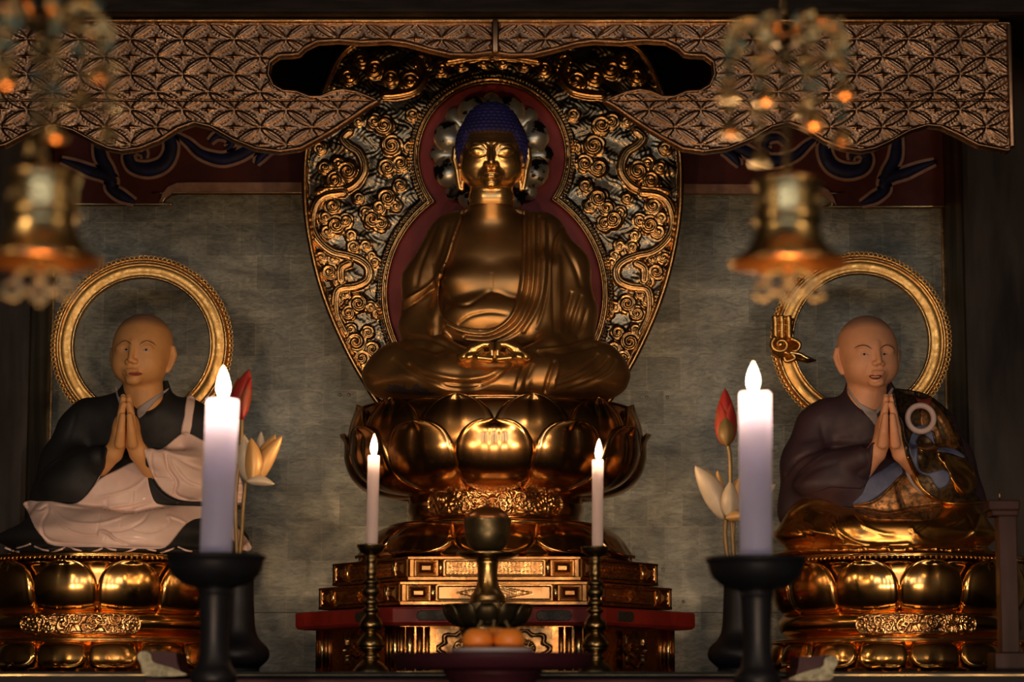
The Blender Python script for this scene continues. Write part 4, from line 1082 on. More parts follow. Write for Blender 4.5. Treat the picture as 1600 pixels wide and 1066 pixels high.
# ================================================================== the two monks
def bvh_of(*objs):
    V, Fc = [], []
    for o in objs:
        n = len(V); off = world_loc(o)
        V += [v.co + off for v in o.data.vertices]; Fc += [[i + n for i in p.vertices] for p in o.data.polygons]
    return BVHTree.FromPolygons(V, Fc)
def drape(poly, bvh, off=1.0, th=2.0, folds=(), step=1.3, smooth=4, soft=2.0, closed_cr=3, lift=None):
    """cloth laid over a body: outline in px; each point is found where the view ray meets the body"""
    if closed_cr: poly = cr(poly, closed_cr, True)
    poly = np.asarray(poly, float)
    x0, y0 = poly.min(0) - step; x1, y1 = poly.max(0) + step
    xs = np.arange(x0, x1 + step, step); ys = np.arange(y0, y1 + step, step)
    GX, GY = np.meshgrid(xs, ys, indexing='ij'); sd, nx, ny = poly_sd(GX, GY, poly)
    ins = sd >= 0; c = ins[:-1, :-1].astype(int) + ins[1:, :-1] + ins[1:, 1:] + ins[:-1, 1:]; keep = c >= 2
    GX = np.where(ins, GX, nx); GY = np.where(ins, GY, ny); sd = np.maximum(sd, 0)
    T = np.full(GX.shape, np.nan)
    near = np.zeros(GX.shape, bool); near[:-1, :-1] |= keep; near[1:, :-1] |= keep; near[1:, 1:] |= keep; near[:-1, 1:] |= keep
    for i, j in zip(*np.nonzero(near)):
        u = (GX[i, j] - 800) / F; v = (533 - GY[i, j]) / F
        d = Vector((u, cT - v * sT, sT + v * cT)); L = d.length
        h = bvh.ray_cast(CAM, d / L)
        if h[0] is not None: T[i, j] = (h[0].y)
    for _ in range(300):                     # fill where the ray misses
        bad = near & np.isnan(T)
        if not bad.any(): break
        A = np.stack([np.roll(T, s, a) for s in (1, -1) for a in (0, 1)])
        with np.errstate(all='ignore'):
            m = np.nanmean(A, 0)
        T = np.where(bad, m, T)
        if not np.isfinite(T).any(): T[:] = 0
    T0 = np.where(np.isfinite(T), T, np.nanmean(T))
    for _ in range(smooth):
        W_ = near.astype(float); S_ = T0 * W_; N_ = W_.copy()
        for s in (1, -1):
            for a in (0, 1): S_ = S_ + np.roll(T0 * W_, s, a); N_ = N_ + np.roll(W_, s, a)
        T0 = np.where(near, S_ / np.maximum(N_, 1), T0)
    T0 = np.where(np.isfinite(T), np.minimum(T0, T), T0)
    H = off * np.sqrt(np.clip(1 - (1 - np.clip(sd / soft, 0, 1)) ** 2, 0, 1))
    for path, wd, amp, kind in folds:
        q = cr(path, 6); d, t = line_d(GX, GY, q)
        e = np.sin(PI * t) ** 0.5 if 'taper' in kind else 1.0
        if 'hem' in kind:
            sg = side_of(GX, GY, q); H = H + amp * e * np.where(sg > 0, np.exp(-(d / (wd * 4)) ** 2), np.exp(-(d / (wd * .5)) ** 2))
        else: H = H + amp * e * np.exp(-(d / wd) ** 2)
    if lift is not None: H = H + lift(GX, GY, sd)
    idx = np.arange(GX.size).reshape(GX.shape)
    q = np.stack([idx[:-1, :-1], idx[:-1, 1:], idx[1:, 1:], idx[1:, :-1]], -1)[keep]
    used = np.unique(q); rm = -np.ones(GX.size, int); rm[used] = np.arange(len(used)); q = rm[q]
    Yd = (T0 - H * K).ravel()[used]; gx, gy = GX.ravel()[used], GY.ravel()[used]
    u = (gx - 800) / F; v = (533 - gy) / F; t = (Yd - CAM.y) / (cT - v * sT)
    V = np.stack([CAM.x + t * u, Yd, CAM.z + t * (sT + v * cT)], -1)
    t2 = t + th * K; VB = np.stack([CAM.x + t2 * u, Yd + th * K, CAM.z + t2 * (sT + v * cT)], -1)
    zl = P(800, 873.5, 0).z + .0012 if V[:, 2].mean() < 2.2 else -9
    V[:, 2] = np.maximum(V[:, 2], zl); VB[:, 2] = np.maximum(VB[:, 2], zl)
    n = len(used)
    e = np.concatenate([q[:, [0, 1]], q[:, [1, 2]], q[:, [2, 3]], q[:, [3, 0]]]); key = np.sort(e, 1); code = key[:, 0] * n + key[:, 1]
    _, inv, cnt = np.unique(code, return_inverse=True, return_counts=True); be = e[cnt[inv] == 1]
    sk = np.stack([be[:, 1], be[:, 0], be[:, 0] + n, be[:, 1] + n], -1)
    return np.concatenate([V, VB]), np.concatenate([q, q[:, ::-1] + n, sk])

M['bare_wood'] = mat('bare_wood', (0.035, 0.02, 0.018), (0.015, 0.010, 0.012), 0.7, 0.8, 0, 60)
rb_ = next(o for o in bud.children if o.name.startswith('robe'))
mk('chipped_patch', drape([(x / 3.33 + 540, y / 3.33 + 320) for x, y in [(190, 962), (218, 955), (226, 928), (240, 940), (262, 934), (300, 945), (304, 922), (318, 958), (345, 962), (352, 940), (380, 924), (392, 950), (432, 958), (440, 972), (480, 978), (440, 990), (300, 985), (230, 978)]], bvh_of(rb_), .5, 1.0, step=.8, closed_cr=0, soft=.6), M['bare_wood'], bud)['label'] = 'dark bare patch where the gilding has chipped off the lap'
M['skin_tan'] = mat('skin_tan', (0.50, 0.245, 0.095), (0.40, 0.19, 0.075), 0.45, 0.55, 0, 9, coat=.1)
M['skin_pink'] = mat('skin_pink', (0.62, 0.28, 0.16), (0.52, 0.22, 0.12), 0.45, 0.55, 0, 9, coat=.1)
def skin_mat(name, c, crown):
    m, nt, b = new_mat(name); a = nt.nodes.new('ShaderNodeVertexColor'); a.layer_name = 'mask'
    n = noise_node(nt, 14, 4); r = ramp(nt, n.outputs['Fac'], [(0.3, [q * .86 for q in c]), (0.7, c)])
    x = nt.nodes.new('ShaderNodeMix'); x.data_type = 'RGBA'; x.inputs[7].default_value = (*crown, 1)
    nt.links.new(a.outputs[0], x.inputs[0]); nt.links.new(r.outputs[0], x.inputs[6]); nt.links.new(x.outputs[2], b.inputs['Base Color'])
    b.inputs['Roughness'].default_value = 0.5
    return m
M['skin_left'] = skin_mat('painted_skin_tan', (0.74, 0.37, 0.14), (0.30, 0.16, 0.10))
M['skin_right'] = skin_mat('painted_skin_pink', (0.86, 0.42, 0.23), (0.36, 0.20, 0.145))
M['robe_black'] = mat('robe_black', (0.012, 0.012, 0.013), (0.008, 0.008, 0.009), 0.6, 0.75, 0, 12)
M['robe_purple'] = mat('robe_purple', (0.050, 0.024, 0.034), (0.030, 0.016, 0.026), 0.55, 0.7, 0, 12)
M['cloth_pink'] = mat('cloth_pink', (0.80, 0.60, 0.53), (0.70, 0.51, 0.45), 0.55, 0.65, 0, 10, coat=0.1)
M['cloth_collar'] = mat('cloth_collar', (0.42, 0.36, 0.36), (0.34, 0.30, 0.30), 0.6, 0.7, 0, 10)
M['cloth_blue'] = mat('cloth_blue', (0.14, 0.16, 0.27), (0.10, 0.12, 0.22), 0.55, 0.65, 0, 30)
M['brocade'] = mat('brocade', (0.36, 0.15, 0.04), (0.10, 0.055, 0.02), 0.35, 0.5, 0.6, 55, 0.42, 0.58)
M['brocade_dark'] = mat('brocade_dark', (0.12, 0.07, 0.025), (0.03, 0.022, 0.014), 0.35, 0.5, 0.6, 70, 0.42, 0.58)
M['gold_cloth'] = mat('gold_cloth', (0.95, 0.52, 0.15), (0.62, 0.29, 0.07), 0.24, 0.36, 1.0, 9, bump=.2, bscale=20)
M['eye_white'] = mat('eye_white', (0.55, 0.40, 0.30), None, 0.5)
M['eye_dark'] = mat('eye_dark', (0.008, 0.006, 0.006), None, 0.6, spec=.1)
M['lip_red'] = mat('lip_red', (0.25, 0.045, 0.03), None, 0.45)
M['brow_paint'] = mat('brow_paint', (0.16, 0.065, 0.03), None, 0.6)
M['teeth'] = mat('teeth', (0.62, 0.48, 0.36), None, 0.35)

def monk_pedestal(cx, rotp, label):
    c = P(cx, 900, 0.0); ca = (c.x, 0.0)
    t = thing('lotus_pedestal', label, 'pedestal', (c.x, 0, ZT))
    pm = lambda l: prof_m(l, cx)
    mk('bowl', lathe(ca, pm(cr([(20, 876), (188, 876), (178, 884), (175, 900), (173, 925), (168, 945), (166, 957), (20, 959)], 3)), 72), M['gold_polished'], t)
    mk('rim', lathe(ca, pm(cr([(20, 873.5), (196, 873.5), (198, 875), (198, 877), (194, 879), (20, 879)], 1)), 72), M['gold_polished'], t)
    bd_ = []
    for k in range(150):
        a = 2 * PI * k / 150; r = 194 * K
        bd_.append(ball((c.x + r * math.cos(a), r * math.sin(a), P(cx, 881, 0).z), 2.6 * K, 6, 4))
    mk('beading', merge(*bd_), M['gold_polished'], t)
    for k in range(12):
        mk('petal', petal(ca, rotp + 2*PI*(k + .5)/12, PI/12, pm([(172, 950), (175, 925), (177, 900), (183, 884)]), bulge=5, crease=.2, nu=14, nv=16, knee=.3), M['gold_polished'], t)
    for k in range(12):
        mk('petal', petal(ca, rotp + 2*PI*k/12, PI/12 * 1.0, pm([(168, 957), (180, 950), (187, 930), (189, 908), (188, 893), (190, 883)]), bulge=12, crease=.22, knee=.42, tipw=2.3, base_w=.97), M['gold_polished'], t)
    mk('waist', lathe(ca, pm(cr([(150, 957), (172, 959), (184, 966), (189, 978), (184, 990), (174, 997), (176, 999), (196, 1001), (198, 1004), (192, 1007), (100, 1008)], 4)), 72), M['gold_polished'], t)
    za, zb = P(cx, 996, 0).z, P(cx, 964, 0).z
    mk('cloud_cartouche', wrap_panel(ca, 187 * K, 0, 0.50, za, zb, lambda u, v: scroll_relief(u, v, 5, 34, 10.5, 3.4, (90, 12)), outline='pill'), M['cartouche'], t)['label'] = 'carved cloud plate on the waist'
    mk('foot', lathe(ca, pm([(100, 1004), (188, 1004), (196, 1030), (203, 1046), (206, 1047), (206, 1051), (210, 1052), (210, 1055.4), (20, 1055.4)]), 72), M['gold_polished'], t)
    for k in range(16):
        mk('drooping_petal', petal(ca, rotp + 2*PI*k/16, PI/16 * .98, pm([(186, 1006), (194, 1012), (199, 1026), (204, 1038), (213, 1045)]), bulge=7, crease=.55, base_w=.8, knee=.5, flare=3, nu=14, nv=16), M['gold_polished'], t)
    return t
monk_pedestal(1403, -PI/2 + 0.12, 'gilt lotus pedestal with one row of big petals under the monk in purple')
monk_pedestal(156, -PI/2 - 0.12, 'gilt lotus pedestal with one row of big petals under the monk in black and pink')

def monk(side):
    """side +1: right monk in purple (as traced); -1: left monk, mirrored body"""
    mx = (lambda x: x) if side > 0 else (lambda x: 1586 - x)
    g = lambda x, y, d: q_(mx(x), y, d)
    k = K; sx = P(1403 if side > 0 else 156, 900, 0).x
    zseat = P(800, 873.5, 0).z
    t = thing('monk_statue', 'painted seated monk statue with praying hands in purple robe and gold brocade surplice' if side > 0 else 'painted seated monk statue with praying hands in black robe and pale pink surplice', 'statue', (sx, 0, zseat))
    def robe(p):
        d = s_ell(p, g(1372, 700, 0), (80*k, 48*k, 90*k))
        d = smin(d, s_cone(p, g(1296, 655, 0), g(1446, 655, 0), 34*k, 34*k), 24*k)
        d = smin(d, s_cone(p, g(1358, 640, 0), g(1358, 612, -4), 44*k, 38*k), 16*k)
        a1 = s_chain(p, [g(1276, 668, 0), g(1258, 725, -10), g(1300, 735, -60), g(1346, 716, -92)], [34*k, 34*k, 27*k, 17*k], 14*k)
        a1 = smin(a1, s_ell(p, g(1300, 758, -50), (58*k, 42*k, 26*k)), 16*k)
        a1 = smin(a1, s_cone(p, g(1256, 720, 10), g(1250, 800, 0), 30*k, 34*k), 20*k)
        a2 = s_chain(p, [g(1466, 672, 0), g(1484, 725, -10), g(1456, 730, -60), g(1434, 716, -88)], [32*k, 33*k, 27*k, 17*k], 14*k)
        a2 = smin(a2, s_ell(p, g(1466, 758, -46), (52*k, 42*k, 32*k)), 16*k)
        a2 = smin(a2, s_cone(p, g(1490, 720, 10), g(1504, 800, 0), 30*k, 34*k), 20*k)
        d = smin(d, a1, 12*k); d = smin(d, a2, 12*k)
        d = smin(d, s_ell(p, g(1382, 790, 10), (150*k, 90*k, 80*k)), 30*k)
        vo = s_chain(p, [g(1357, 596, -40), g(1360, 625, -62), g(1371, 652, -84)], [40*k, 27*k, 5*k])
        return smax(d, -vo, 3*k)
    def lap(p):
        d = s_chain(p, [g(1330, 800, 0), g(1272, 822, -40), g(1340, 836, -110), g(1420, 842, -130)], [34*k, 42*k, 34*k, 24*k], 16*k)
        d = smin(d, s_chain(p, [g(1440, 800, 0), g(1494, 822, -40), g(1430, 836, -110), g(1350, 842, -130)], [34*k, 42*k, 34*k, 24*k], 16*k), 12*k)
        d = smin(d, s_ell(p, g(1384, 838, -30), (172*k, 120*k, 26*k)), 26*k)
        if side < 0: d = smin(d, s_ell(p, g(1395, 842, 0), (196*k, 130*k, 26*k)), 20*k)
        d = smin(d, s_ell(p, g(1384, 868, -10), ((176 if side > 0 else 186)*k, 165*k, 9*k)), 12*k)
        return smax(d, (zseat + 0.001) - p[2], 3*k)
    a, b = g(1205, 900, 0), g(1575, 900, 0); x0, x1 = min(a[0], b[0]) - .03, max(a[0], b[0]) + .03
    Vr, Fr = sdf_mesh(robe, (x0, -.26, P(800, 850, 0).z), (x1, .22, P(800, 596, 0).z), 0.005)
    Vl, Fl = sdf_mesh(lap, (x0 - .02, -.37, zseat - .015), (x1 + .02, .36, P(800, 740, 0).z), 0.005)
    Vr = nsmooth(Vr, Fr, 2); Vl = nsmooth(Vl, Fl, 2)
    if side > 0:
        rf = [([(1228, 740), (1250, 715), (1290, 700), (1340, 696), (1364, 690)], 3.5, -3.0, 'line'), ([(1250, 700), (1290, 690), (1340, 686)], 5, 2.0, 'taper'),
              ([(1282, 650), (1286, 680), (1292, 700)], 4, -1.6, 'taper'), ([(1240, 760), (1270, 735), (1310, 722)], 4, -2, 'taper')]
        lf = [([(1232, 806), (1250, 792), (1275, 784), (1310, 788), (1330, 784)], 3, 3.0, 'line'),
              ([(1272, 797), (1300, 804), (1296, 812), (1312, 838), (1322, 848)], 2.6, 3.0, 'taper'),
              ([(1252, 812), (1272, 830), (1300, 836), (1318, 846)], 3, 3.0, 'taper'), ([(1244, 828), (1270, 845), (1300, 850)], 3, -3.0, 'taper'),
              ([(1306, 806), (1312, 830), (1340, 848), (1380, 852), (1420, 850)], 2.4, 3.0, 'line'),
              ([(1332, 804), (1350, 822), (1380, 834), (1400, 836)], 2.0, 1.8, 'taper'),
              ([(1455, 795), (1450, 815), (1436, 828), (1422, 832)], 2.6, -3.0, 'taper'), ([(1424, 826), (1440, 842), (1470, 848), (1500, 845), (1520, 832), (1530, 806)], 2.2, 3.0, 'line'),
              ([(1452, 826), (1480, 824), (1504, 812), (1508, 802)], 2.0, 1.8, 'taper'), ([(1508, 802), (1516, 820), (1522, 840)], 2.2, 2.8, 'taper'),
              ([(1208, 858), (1240, 856), (1280, 860), (1310, 856), (1340, 860), (1370, 855), (1400, 860), (1440, 855), (1480, 860), (1520, 855), (1560, 859)], 2.0, 3.2, 'line')]
        for x in range(1230, 1560, 36): lf.append(([(x, 862), (x + 10, 855), (x + 20, 864)], 1.6, 2.4, 'line'))
    else:
        rf = [([(60, 740), (85, 725), (120, 705), (160, 697)], 4, -2.0, 'taper'), ([(120, 640), (112, 670), (100, 700)], 4, -1.2, 'taper')]
        lf = [([(0, 858), (60, 862), (110, 856), (160, 862), (220, 856), (280, 862), (340, 858)], 2, 2, 'line')]
    Vr = strokes(Vr, Fr, rf); Vl = strokes(Vl, Fl, lf); Vl[:, 2] = np.maximum(Vl[:, 2], zseat + .001)
    ro = mk('robe', (Vr, Fr), M['robe_purple' if side > 0 else 'robe_black'], t)
    la = mk('lap_cloth', (Vl, Fl), M['gold_cloth' if side > 0 else 'robe_black'], t)
    la['label'] = 'polished gold cloth over the crossed legs' if side > 0 else 'black robe skirt over the crossed legs'
    # head, neck, forearms and hands
    hx, hy = (1357, 562) if side > 0 else (221, 559)
    hc_ = W(hx, hy, -26); sc = 0.915 * K; yaw = math.radians(10 if side > 0 else -10)
    def hd_(p):
        q = [c / sc for c in rot(p, hc_, yaw, math.radians(3))]
        d = head_sdf(q, 'monk')
        d = smin(d, s_cone(q, (0, 14, -84), (0, 8, -36), 35, 33), 6); return smin(d, s_ell(q, (3 * side, 7, -98), (52, 19, 36)), 10) * sc
    Vh, Fh = sdf_mesh(hd_, (hc_.x - .125, hc_.y - .13, hc_.z - .20), (hc_.x + .125, hc_.y + .14, hc_.z + .15), 0.0019)
    Vh = nsmooth(Vh, Fh, 1)
    if side > 0:
        ff = [([(1334, 545), (1342, 541), (1352, 541), (1360, 546)], 1.6, 1.0, 'taper'), ([(1375, 545), (1382, 540), (1390, 540), (1397, 545)], 1.6, 1.0, 'taper'),
              ([(1343, 553.5), (1351, 551.5), (1359, 554)], 1.2, -1.2, 'taper'), ([(1376, 554), (1383, 551.5), (1390, 553)], 1.2, -1.2, 'taper'),
              ([(1356, 570), (1354, 580), (1350, 590)], 2, -.9, 'taper'), ([(1357, 596), (1367, 600), (1378, 596)], 2, -.9, 'taper')]
    else:
        ff = [([(183, 538), (190, 533), (198, 533), (205, 538)], 1.6, 1.0, 'taper'), ([(218, 538), (226, 533), (236, 534), (244, 541)], 1.6, 1.0, 'taper'),
              ([(190, 545), (196, 543.5), (202, 546)], 1.2, -1.2, 'taper'), ([(222, 546), (228, 543.5), (235, 546)], 1.2, -1.2, 'taper'),
              ([(201, 584), (207, 583), (213, 582.5), (221, 585)], 1.0, -1.2, 'taper'), ([(160, 603), (200, 610)], 2, -.2, 'taper')]
    Vh = strokes(Vh, Fh, ff)
    def hands_(p):
        D = -112; d = None
        cxh = 1389
        for s in (-1, 1):
            fl = s if side > 0 else s
            arm = s_chain(p, [g(cxh + s*42, 733 if s < 0 else 728, D + 34), g(cxh + s*20, 708, D + 12), g(cxh + s*12, 690, D + 4)], [17*k, 14*k, 12.5*k], 5*k)
            palm = s_ell(p, g(cxh + s*10.5, 676, D + 4), (11.5*k, 22*k, 27*k))
            h = smin(arm, palm, 8*k)
            for i, (dd, tip) in enumerate(((-13, 630), (-4, 621), (6, 618), (16, 627))):
                h = smin(h, s_chain(p, [g(cxh + s*10, 668, D + dd), g(cxh + s*7.5, 646, D + dd), g(cxh + s*4.5 + (0 if i else -.5*s), tip + 2, D + dd)], [7*k, 5.8*k, 4.3*k]), 1.6*k)
            h = smin(h, s_chain(p, [g(cxh + s*10, 694, D - 12), g(cxh + s*8, 674, D - 22), g(cxh + s*5.5, 650, D - 21)], [8*k, 6.5*k, 4.6*k]), 2*k)
            d = h if d is None else np.minimum(d, h)
        return d
    A, B = g(1389 - 62, 755, -150), g(1389 + 62, 610, -60)
    Vd, Fd = sdf_mesh(hands_, (min(A[0], B[0]), -.31, A[2]), (max(A[0], B[0]), -.10, B[2]), 0.0018)
    col = np.zeros((len(Vh), 1)); lz = (Vh[:, 2] - hc_.z) / sc; ly = (Vh[:, 1] - hc_.y) / sc; lx = (Vh[:, 0] - hc_.x) / sc
    hair = np.clip((lz - 46 - 6 * np.cos(lx / 26) + np.maximum(-ly - 20, 0) * .1) / 12, 0, 1); hair = np.maximum(hair, np.clip((ly - 8) / 10, 0, 1) * np.clip((lz + 12) / 10, 0, 1))
    cc = np.concatenate([hair * .9, np.zeros(len(Vd))])[:, None]
    bo = mk('body', (np.concatenate([Vh, Vd]), np.concatenate([Fh, Fd + len(Vh)]), {'mask': np.repeat(cc, 3, 1)}), M['skin_right' if side > 0 else 'skin_left'], t)
    bb = bvh_of(bo)
    def face(nm, poly, m, off=.5, th=1.5, **kw):
        return mk(nm, drape(poly, bb, off, th, step=.5, soft=.8, smooth=1, **kw), M[m], bo)
    if side > 0:
        for e, ir in (([(1343.5, 554.5), (1350, 551.8), (1358.5, 554.5), (1351, 556.3)], (1350.5, 554)), ([(1376, 554.5), (1382, 551.8), (1389, 553.5), (1382.5, 556)], (1382, 553.8))):
            o = face('eye', e, 'eye_white', .4); face('iris', [(ir[0] - 2.4, ir[1] - .8), (ir[0], ir[1] - 1.9), (ir[0] + 2.2, ir[1] - .8), (ir[0], ir[1] + 1.6)], 'eye_dark', .9)
        for br in ([(1334, 545.5), (1340, 540.6), (1350, 539), (1358, 541.5), (1363, 546), (1357, 542.7), (1350, 540.6), (1341, 542)], [(1374, 546), (1379, 540.5), (1386, 538.5), (1393, 541), (1397, 545.5), (1391, 541.8), (1386, 540.2), (1380, 541.8)]):
            face('eyebrow', br, 'brow_paint', .5)
        face('lips', [(1357.5, 587.5), (1363, 585.6), (1368, 586.6), (1373, 585.6), (1378.5, 587.3), (1374, 592), (1368, 593.4), (1361, 591.8)], 'lip_red', 1.0)
        face('teeth', [(1360.5, 588), (1368, 587.8), (1375, 588), (1373, 590.2), (1363, 590.2)], 'teeth', 1.7)
    else:
        for e, ir in (([(192, 546.5), (197, 543.8), (203.5, 547), (197, 548.8)], (197.3, 546.4)), ([(222.5, 547), (229, 544), (235, 547), (229, 549.3)], (228.5, 546.9))):
            o = face('eye', e, 'eye_white', .4); face('iris', [(ir[0] - 2.4, ir[1] - .3), (ir[0], ir[1] - 2), (ir[0] + 2.2, ir[1] - .3), (ir[0], ir[1] + 1.7)], 'eye_dark', .9)
        for br in ([(184, 539.5), (189, 533.8), (196, 531.8), (203, 535), (206, 539.5), (201, 535.6), (196, 533.2), (190, 535.2)], [(217, 539.5), (222, 534.5), (230, 532), (238, 534.5), (245, 541.5), (237, 536.2), (230, 533.4), (223, 536)]):
            face('eyebrow', br, 'brow_paint', .5)
        face('lips', [(200, 583.8), (206, 581.5), (211, 582.4), (216, 581.4), (222.5, 584.2), (217, 587), (211, 587.2), (204, 586.2)], 'lip_red', .9)
    hb = BVHTree.FromPolygons([Vector(v) for v in Vh] + [v.co + world_loc(ro) for v in ro.data.vertices],
                              [list(map(int, f)) for f in Fh] + [[i + len(Vh) for i in p.vertices] for p in ro.data.polygons])
    return t, ro, la, bo, hb
MR, ror, lar, bor, neck = monk(1)
ML, rol, lal, bol, nl = monk(-1)
def cloth(nm, poly, bv, m, parent, off=2.0, th=3.0, folds=(), label=None, **kw):
    o = mk(nm, drape(poly, bv, off, th, [(p_, w_, a_ * 1.7, k_) for p_, w_, a_, k_ in folds], **kw), M[m], parent)
    if label: o['label'] = label
    return o
# ---- right monk: traced garments (crop frame -> px)
R4 = lambda l: [(x / 3.8075 + 1200, y / 3.8075 + 590) for x, y in l]
bvr = bvh_of(ror, lar)
cloth('inner_collar', R4([(472, 72), (490, 75), (545, 150), (640, 200), (655, 250), (650, 300), (600, 240), (520, 150)]), neck, 'cloth_collar', MR, 2.5, 3, label='pale blue-grey collar in a V')
cloth('inner_collar', R4([(735, 62), (748, 70), (742, 120), (700, 160), (655, 215), (640, 195), (690, 130)]), neck, 'cloth_collar', MR, 2.5, 3, label='pale collar edge beside the hands')
bvrb = bvh_of(ror, lar, bor)
cloth('sleeve', R4([(640, 386), (628, 400), (622, 470), (614, 542), (600, 600), (555, 664), (370, 655), (215, 705), (150, 640), (200, 540), (330, 450), (500, 402)]), bvrb, 'robe_purple', MR, 3, 5, [(R4([(230, 530), (330, 455), (500, 410), (620, 395)]), 3, 1.6, 'taper')], 'dark purple hanging sleeve', closed_cr=2)
cloth('surplice', R4([(742, 72), (800, 68), (950, 100), (1060, 190), (1140, 340), (1200, 470), (1240, 560), (1240, 700), (1300, 745), (1150, 760), (1040, 745), (960, 700), (880, 600), (830, 500), (800, 380), (780, 250), (745, 130)]), bvrb, 'brocade_dark', MR, 3, 6,
      [(R4([(800, 80), (795, 250), (830, 420)]), 1.6, 1.6, 'line'), (R4([(1160, 340), (1180, 420), (1235, 560)]), 5, -3, 'taper')], 'brown and gold brocade surplice over the shoulder')
bv2 = bvh_of(ror, lar, COL.objects[-1])
cloth('shoulder_brocade', R4([(912, 180), (960, 130), (1050, 220), (1110, 330), (1140, 410), (1060, 430), (1010, 420), (985, 330), (912, 290)]), bv2, 'brocade', MR, 2.2, 3, [(R4([(1000, 230), (1040, 330), (1050, 420)]), 4, -2, 'taper')], 'orange-brown brocade at the shoulder')
cloth('sleeve_lining', R4([(500, 750), (560, 690), (600, 600), (680, 550), (760, 500), (800, 540), (790, 590), (700, 670), (620, 730), (550, 755)]), bvr, 'cloth_blue', MR, 3, 4, label='blue cloth below the praying hands')
cloth('front_brocade', R4([(790, 575), (870, 620), (950, 700), (1040, 750), (1030, 800), (960, 850), (800, 850), (600, 840), (500, 760), (620, 735), (700, 675)]), bvr, 'brocade', MR, 2.6, 4,
      [(R4([(770, 620), (780, 700), (810, 790)]), 3, -2, 'taper'), (R4([(500, 760), (620, 735), (700, 675), (790, 590)]), 2, 2, 'line')], 'dark brown brocade panel over the lap')
cloth('gold_hem', R4([(830, 470), (850, 490), (900, 620), (960, 690), (1040, 735), (1150, 738), (1300, 735), (1300, 748), (1150, 755), (1030, 750), (940, 710), (880, 640), (835, 540)]), bv2, 'gold_cloth', MR, 5, 4, label='gilded hem of the surplice')
cloth('pale_lining', R4([(815, 540), (835, 560), (880, 640), (955, 700), (950, 712), (880, 670), (830, 600)]), bv2, 'cloth_collar', MR, 4, 3)
cloth('gold_fold', R4([(1010, 435), (1080, 460), (1170, 490), (1230, 560), (1245, 640), (1200, 690), (1130, 690), (1090, 620), (1080, 570), (1040, 520), (1010, 470)]), bv2, 'gold_cloth', MR, 4, 5,
      [(R4([(1020, 450), (1150, 470), (1225, 560)]), 2, 2.5, 'line'), (R4([(1050, 500), (1100, 610), (1180, 690)]), 3, 2.5, 'line')], 'gilded fold on the sleeve')
cloth('gold_fold', R4([(885, 400), (985, 395), (1010, 440), (930, 445), (885, 420)]), bv2, 'gold_cloth', MR, 4, 4)
cloth('blue_band', R4([(870, 300), (915, 285), (968, 290), (992, 385), (985, 395), (920, 335), (880, 385), (892, 400), (890, 480), (900, 540), (950, 570), (1040, 545), (1085, 580), (1070, 640), (1020, 665), (990, 640), (960, 590), (900, 570), (860, 500), (835, 400)]), bv2, 'cloth_blue', MR, 6, 4, closed_cr=2, label='blue grey cloth band tied to the ring')
cloth('blue_trim', R4([(1005, 440), (1030, 415), (1110, 425), (1170, 465), (1160, 480), (1080, 450)]), bv2, 'cloth_blue', MR, 6, 3)
rc = W(1438.5, 654, -54)
o = mk('surplice_ring', torus((rc.x, rc.y, rc.z), 20 * K, 4.6 * K, 48, 10, 'y'), M['cloth_pink'], MR); o['label'] = 'pale ring on the surplice'
cloth('red_cord', R4([(875, 115), (920, 130), (975, 115), (965, 160), (935, 165), (895, 200), (880, 175), (895, 160)]), bv2, 'lip_red', MR, 9, 5, closed_cr=2, label='red knotted cord above the ring')
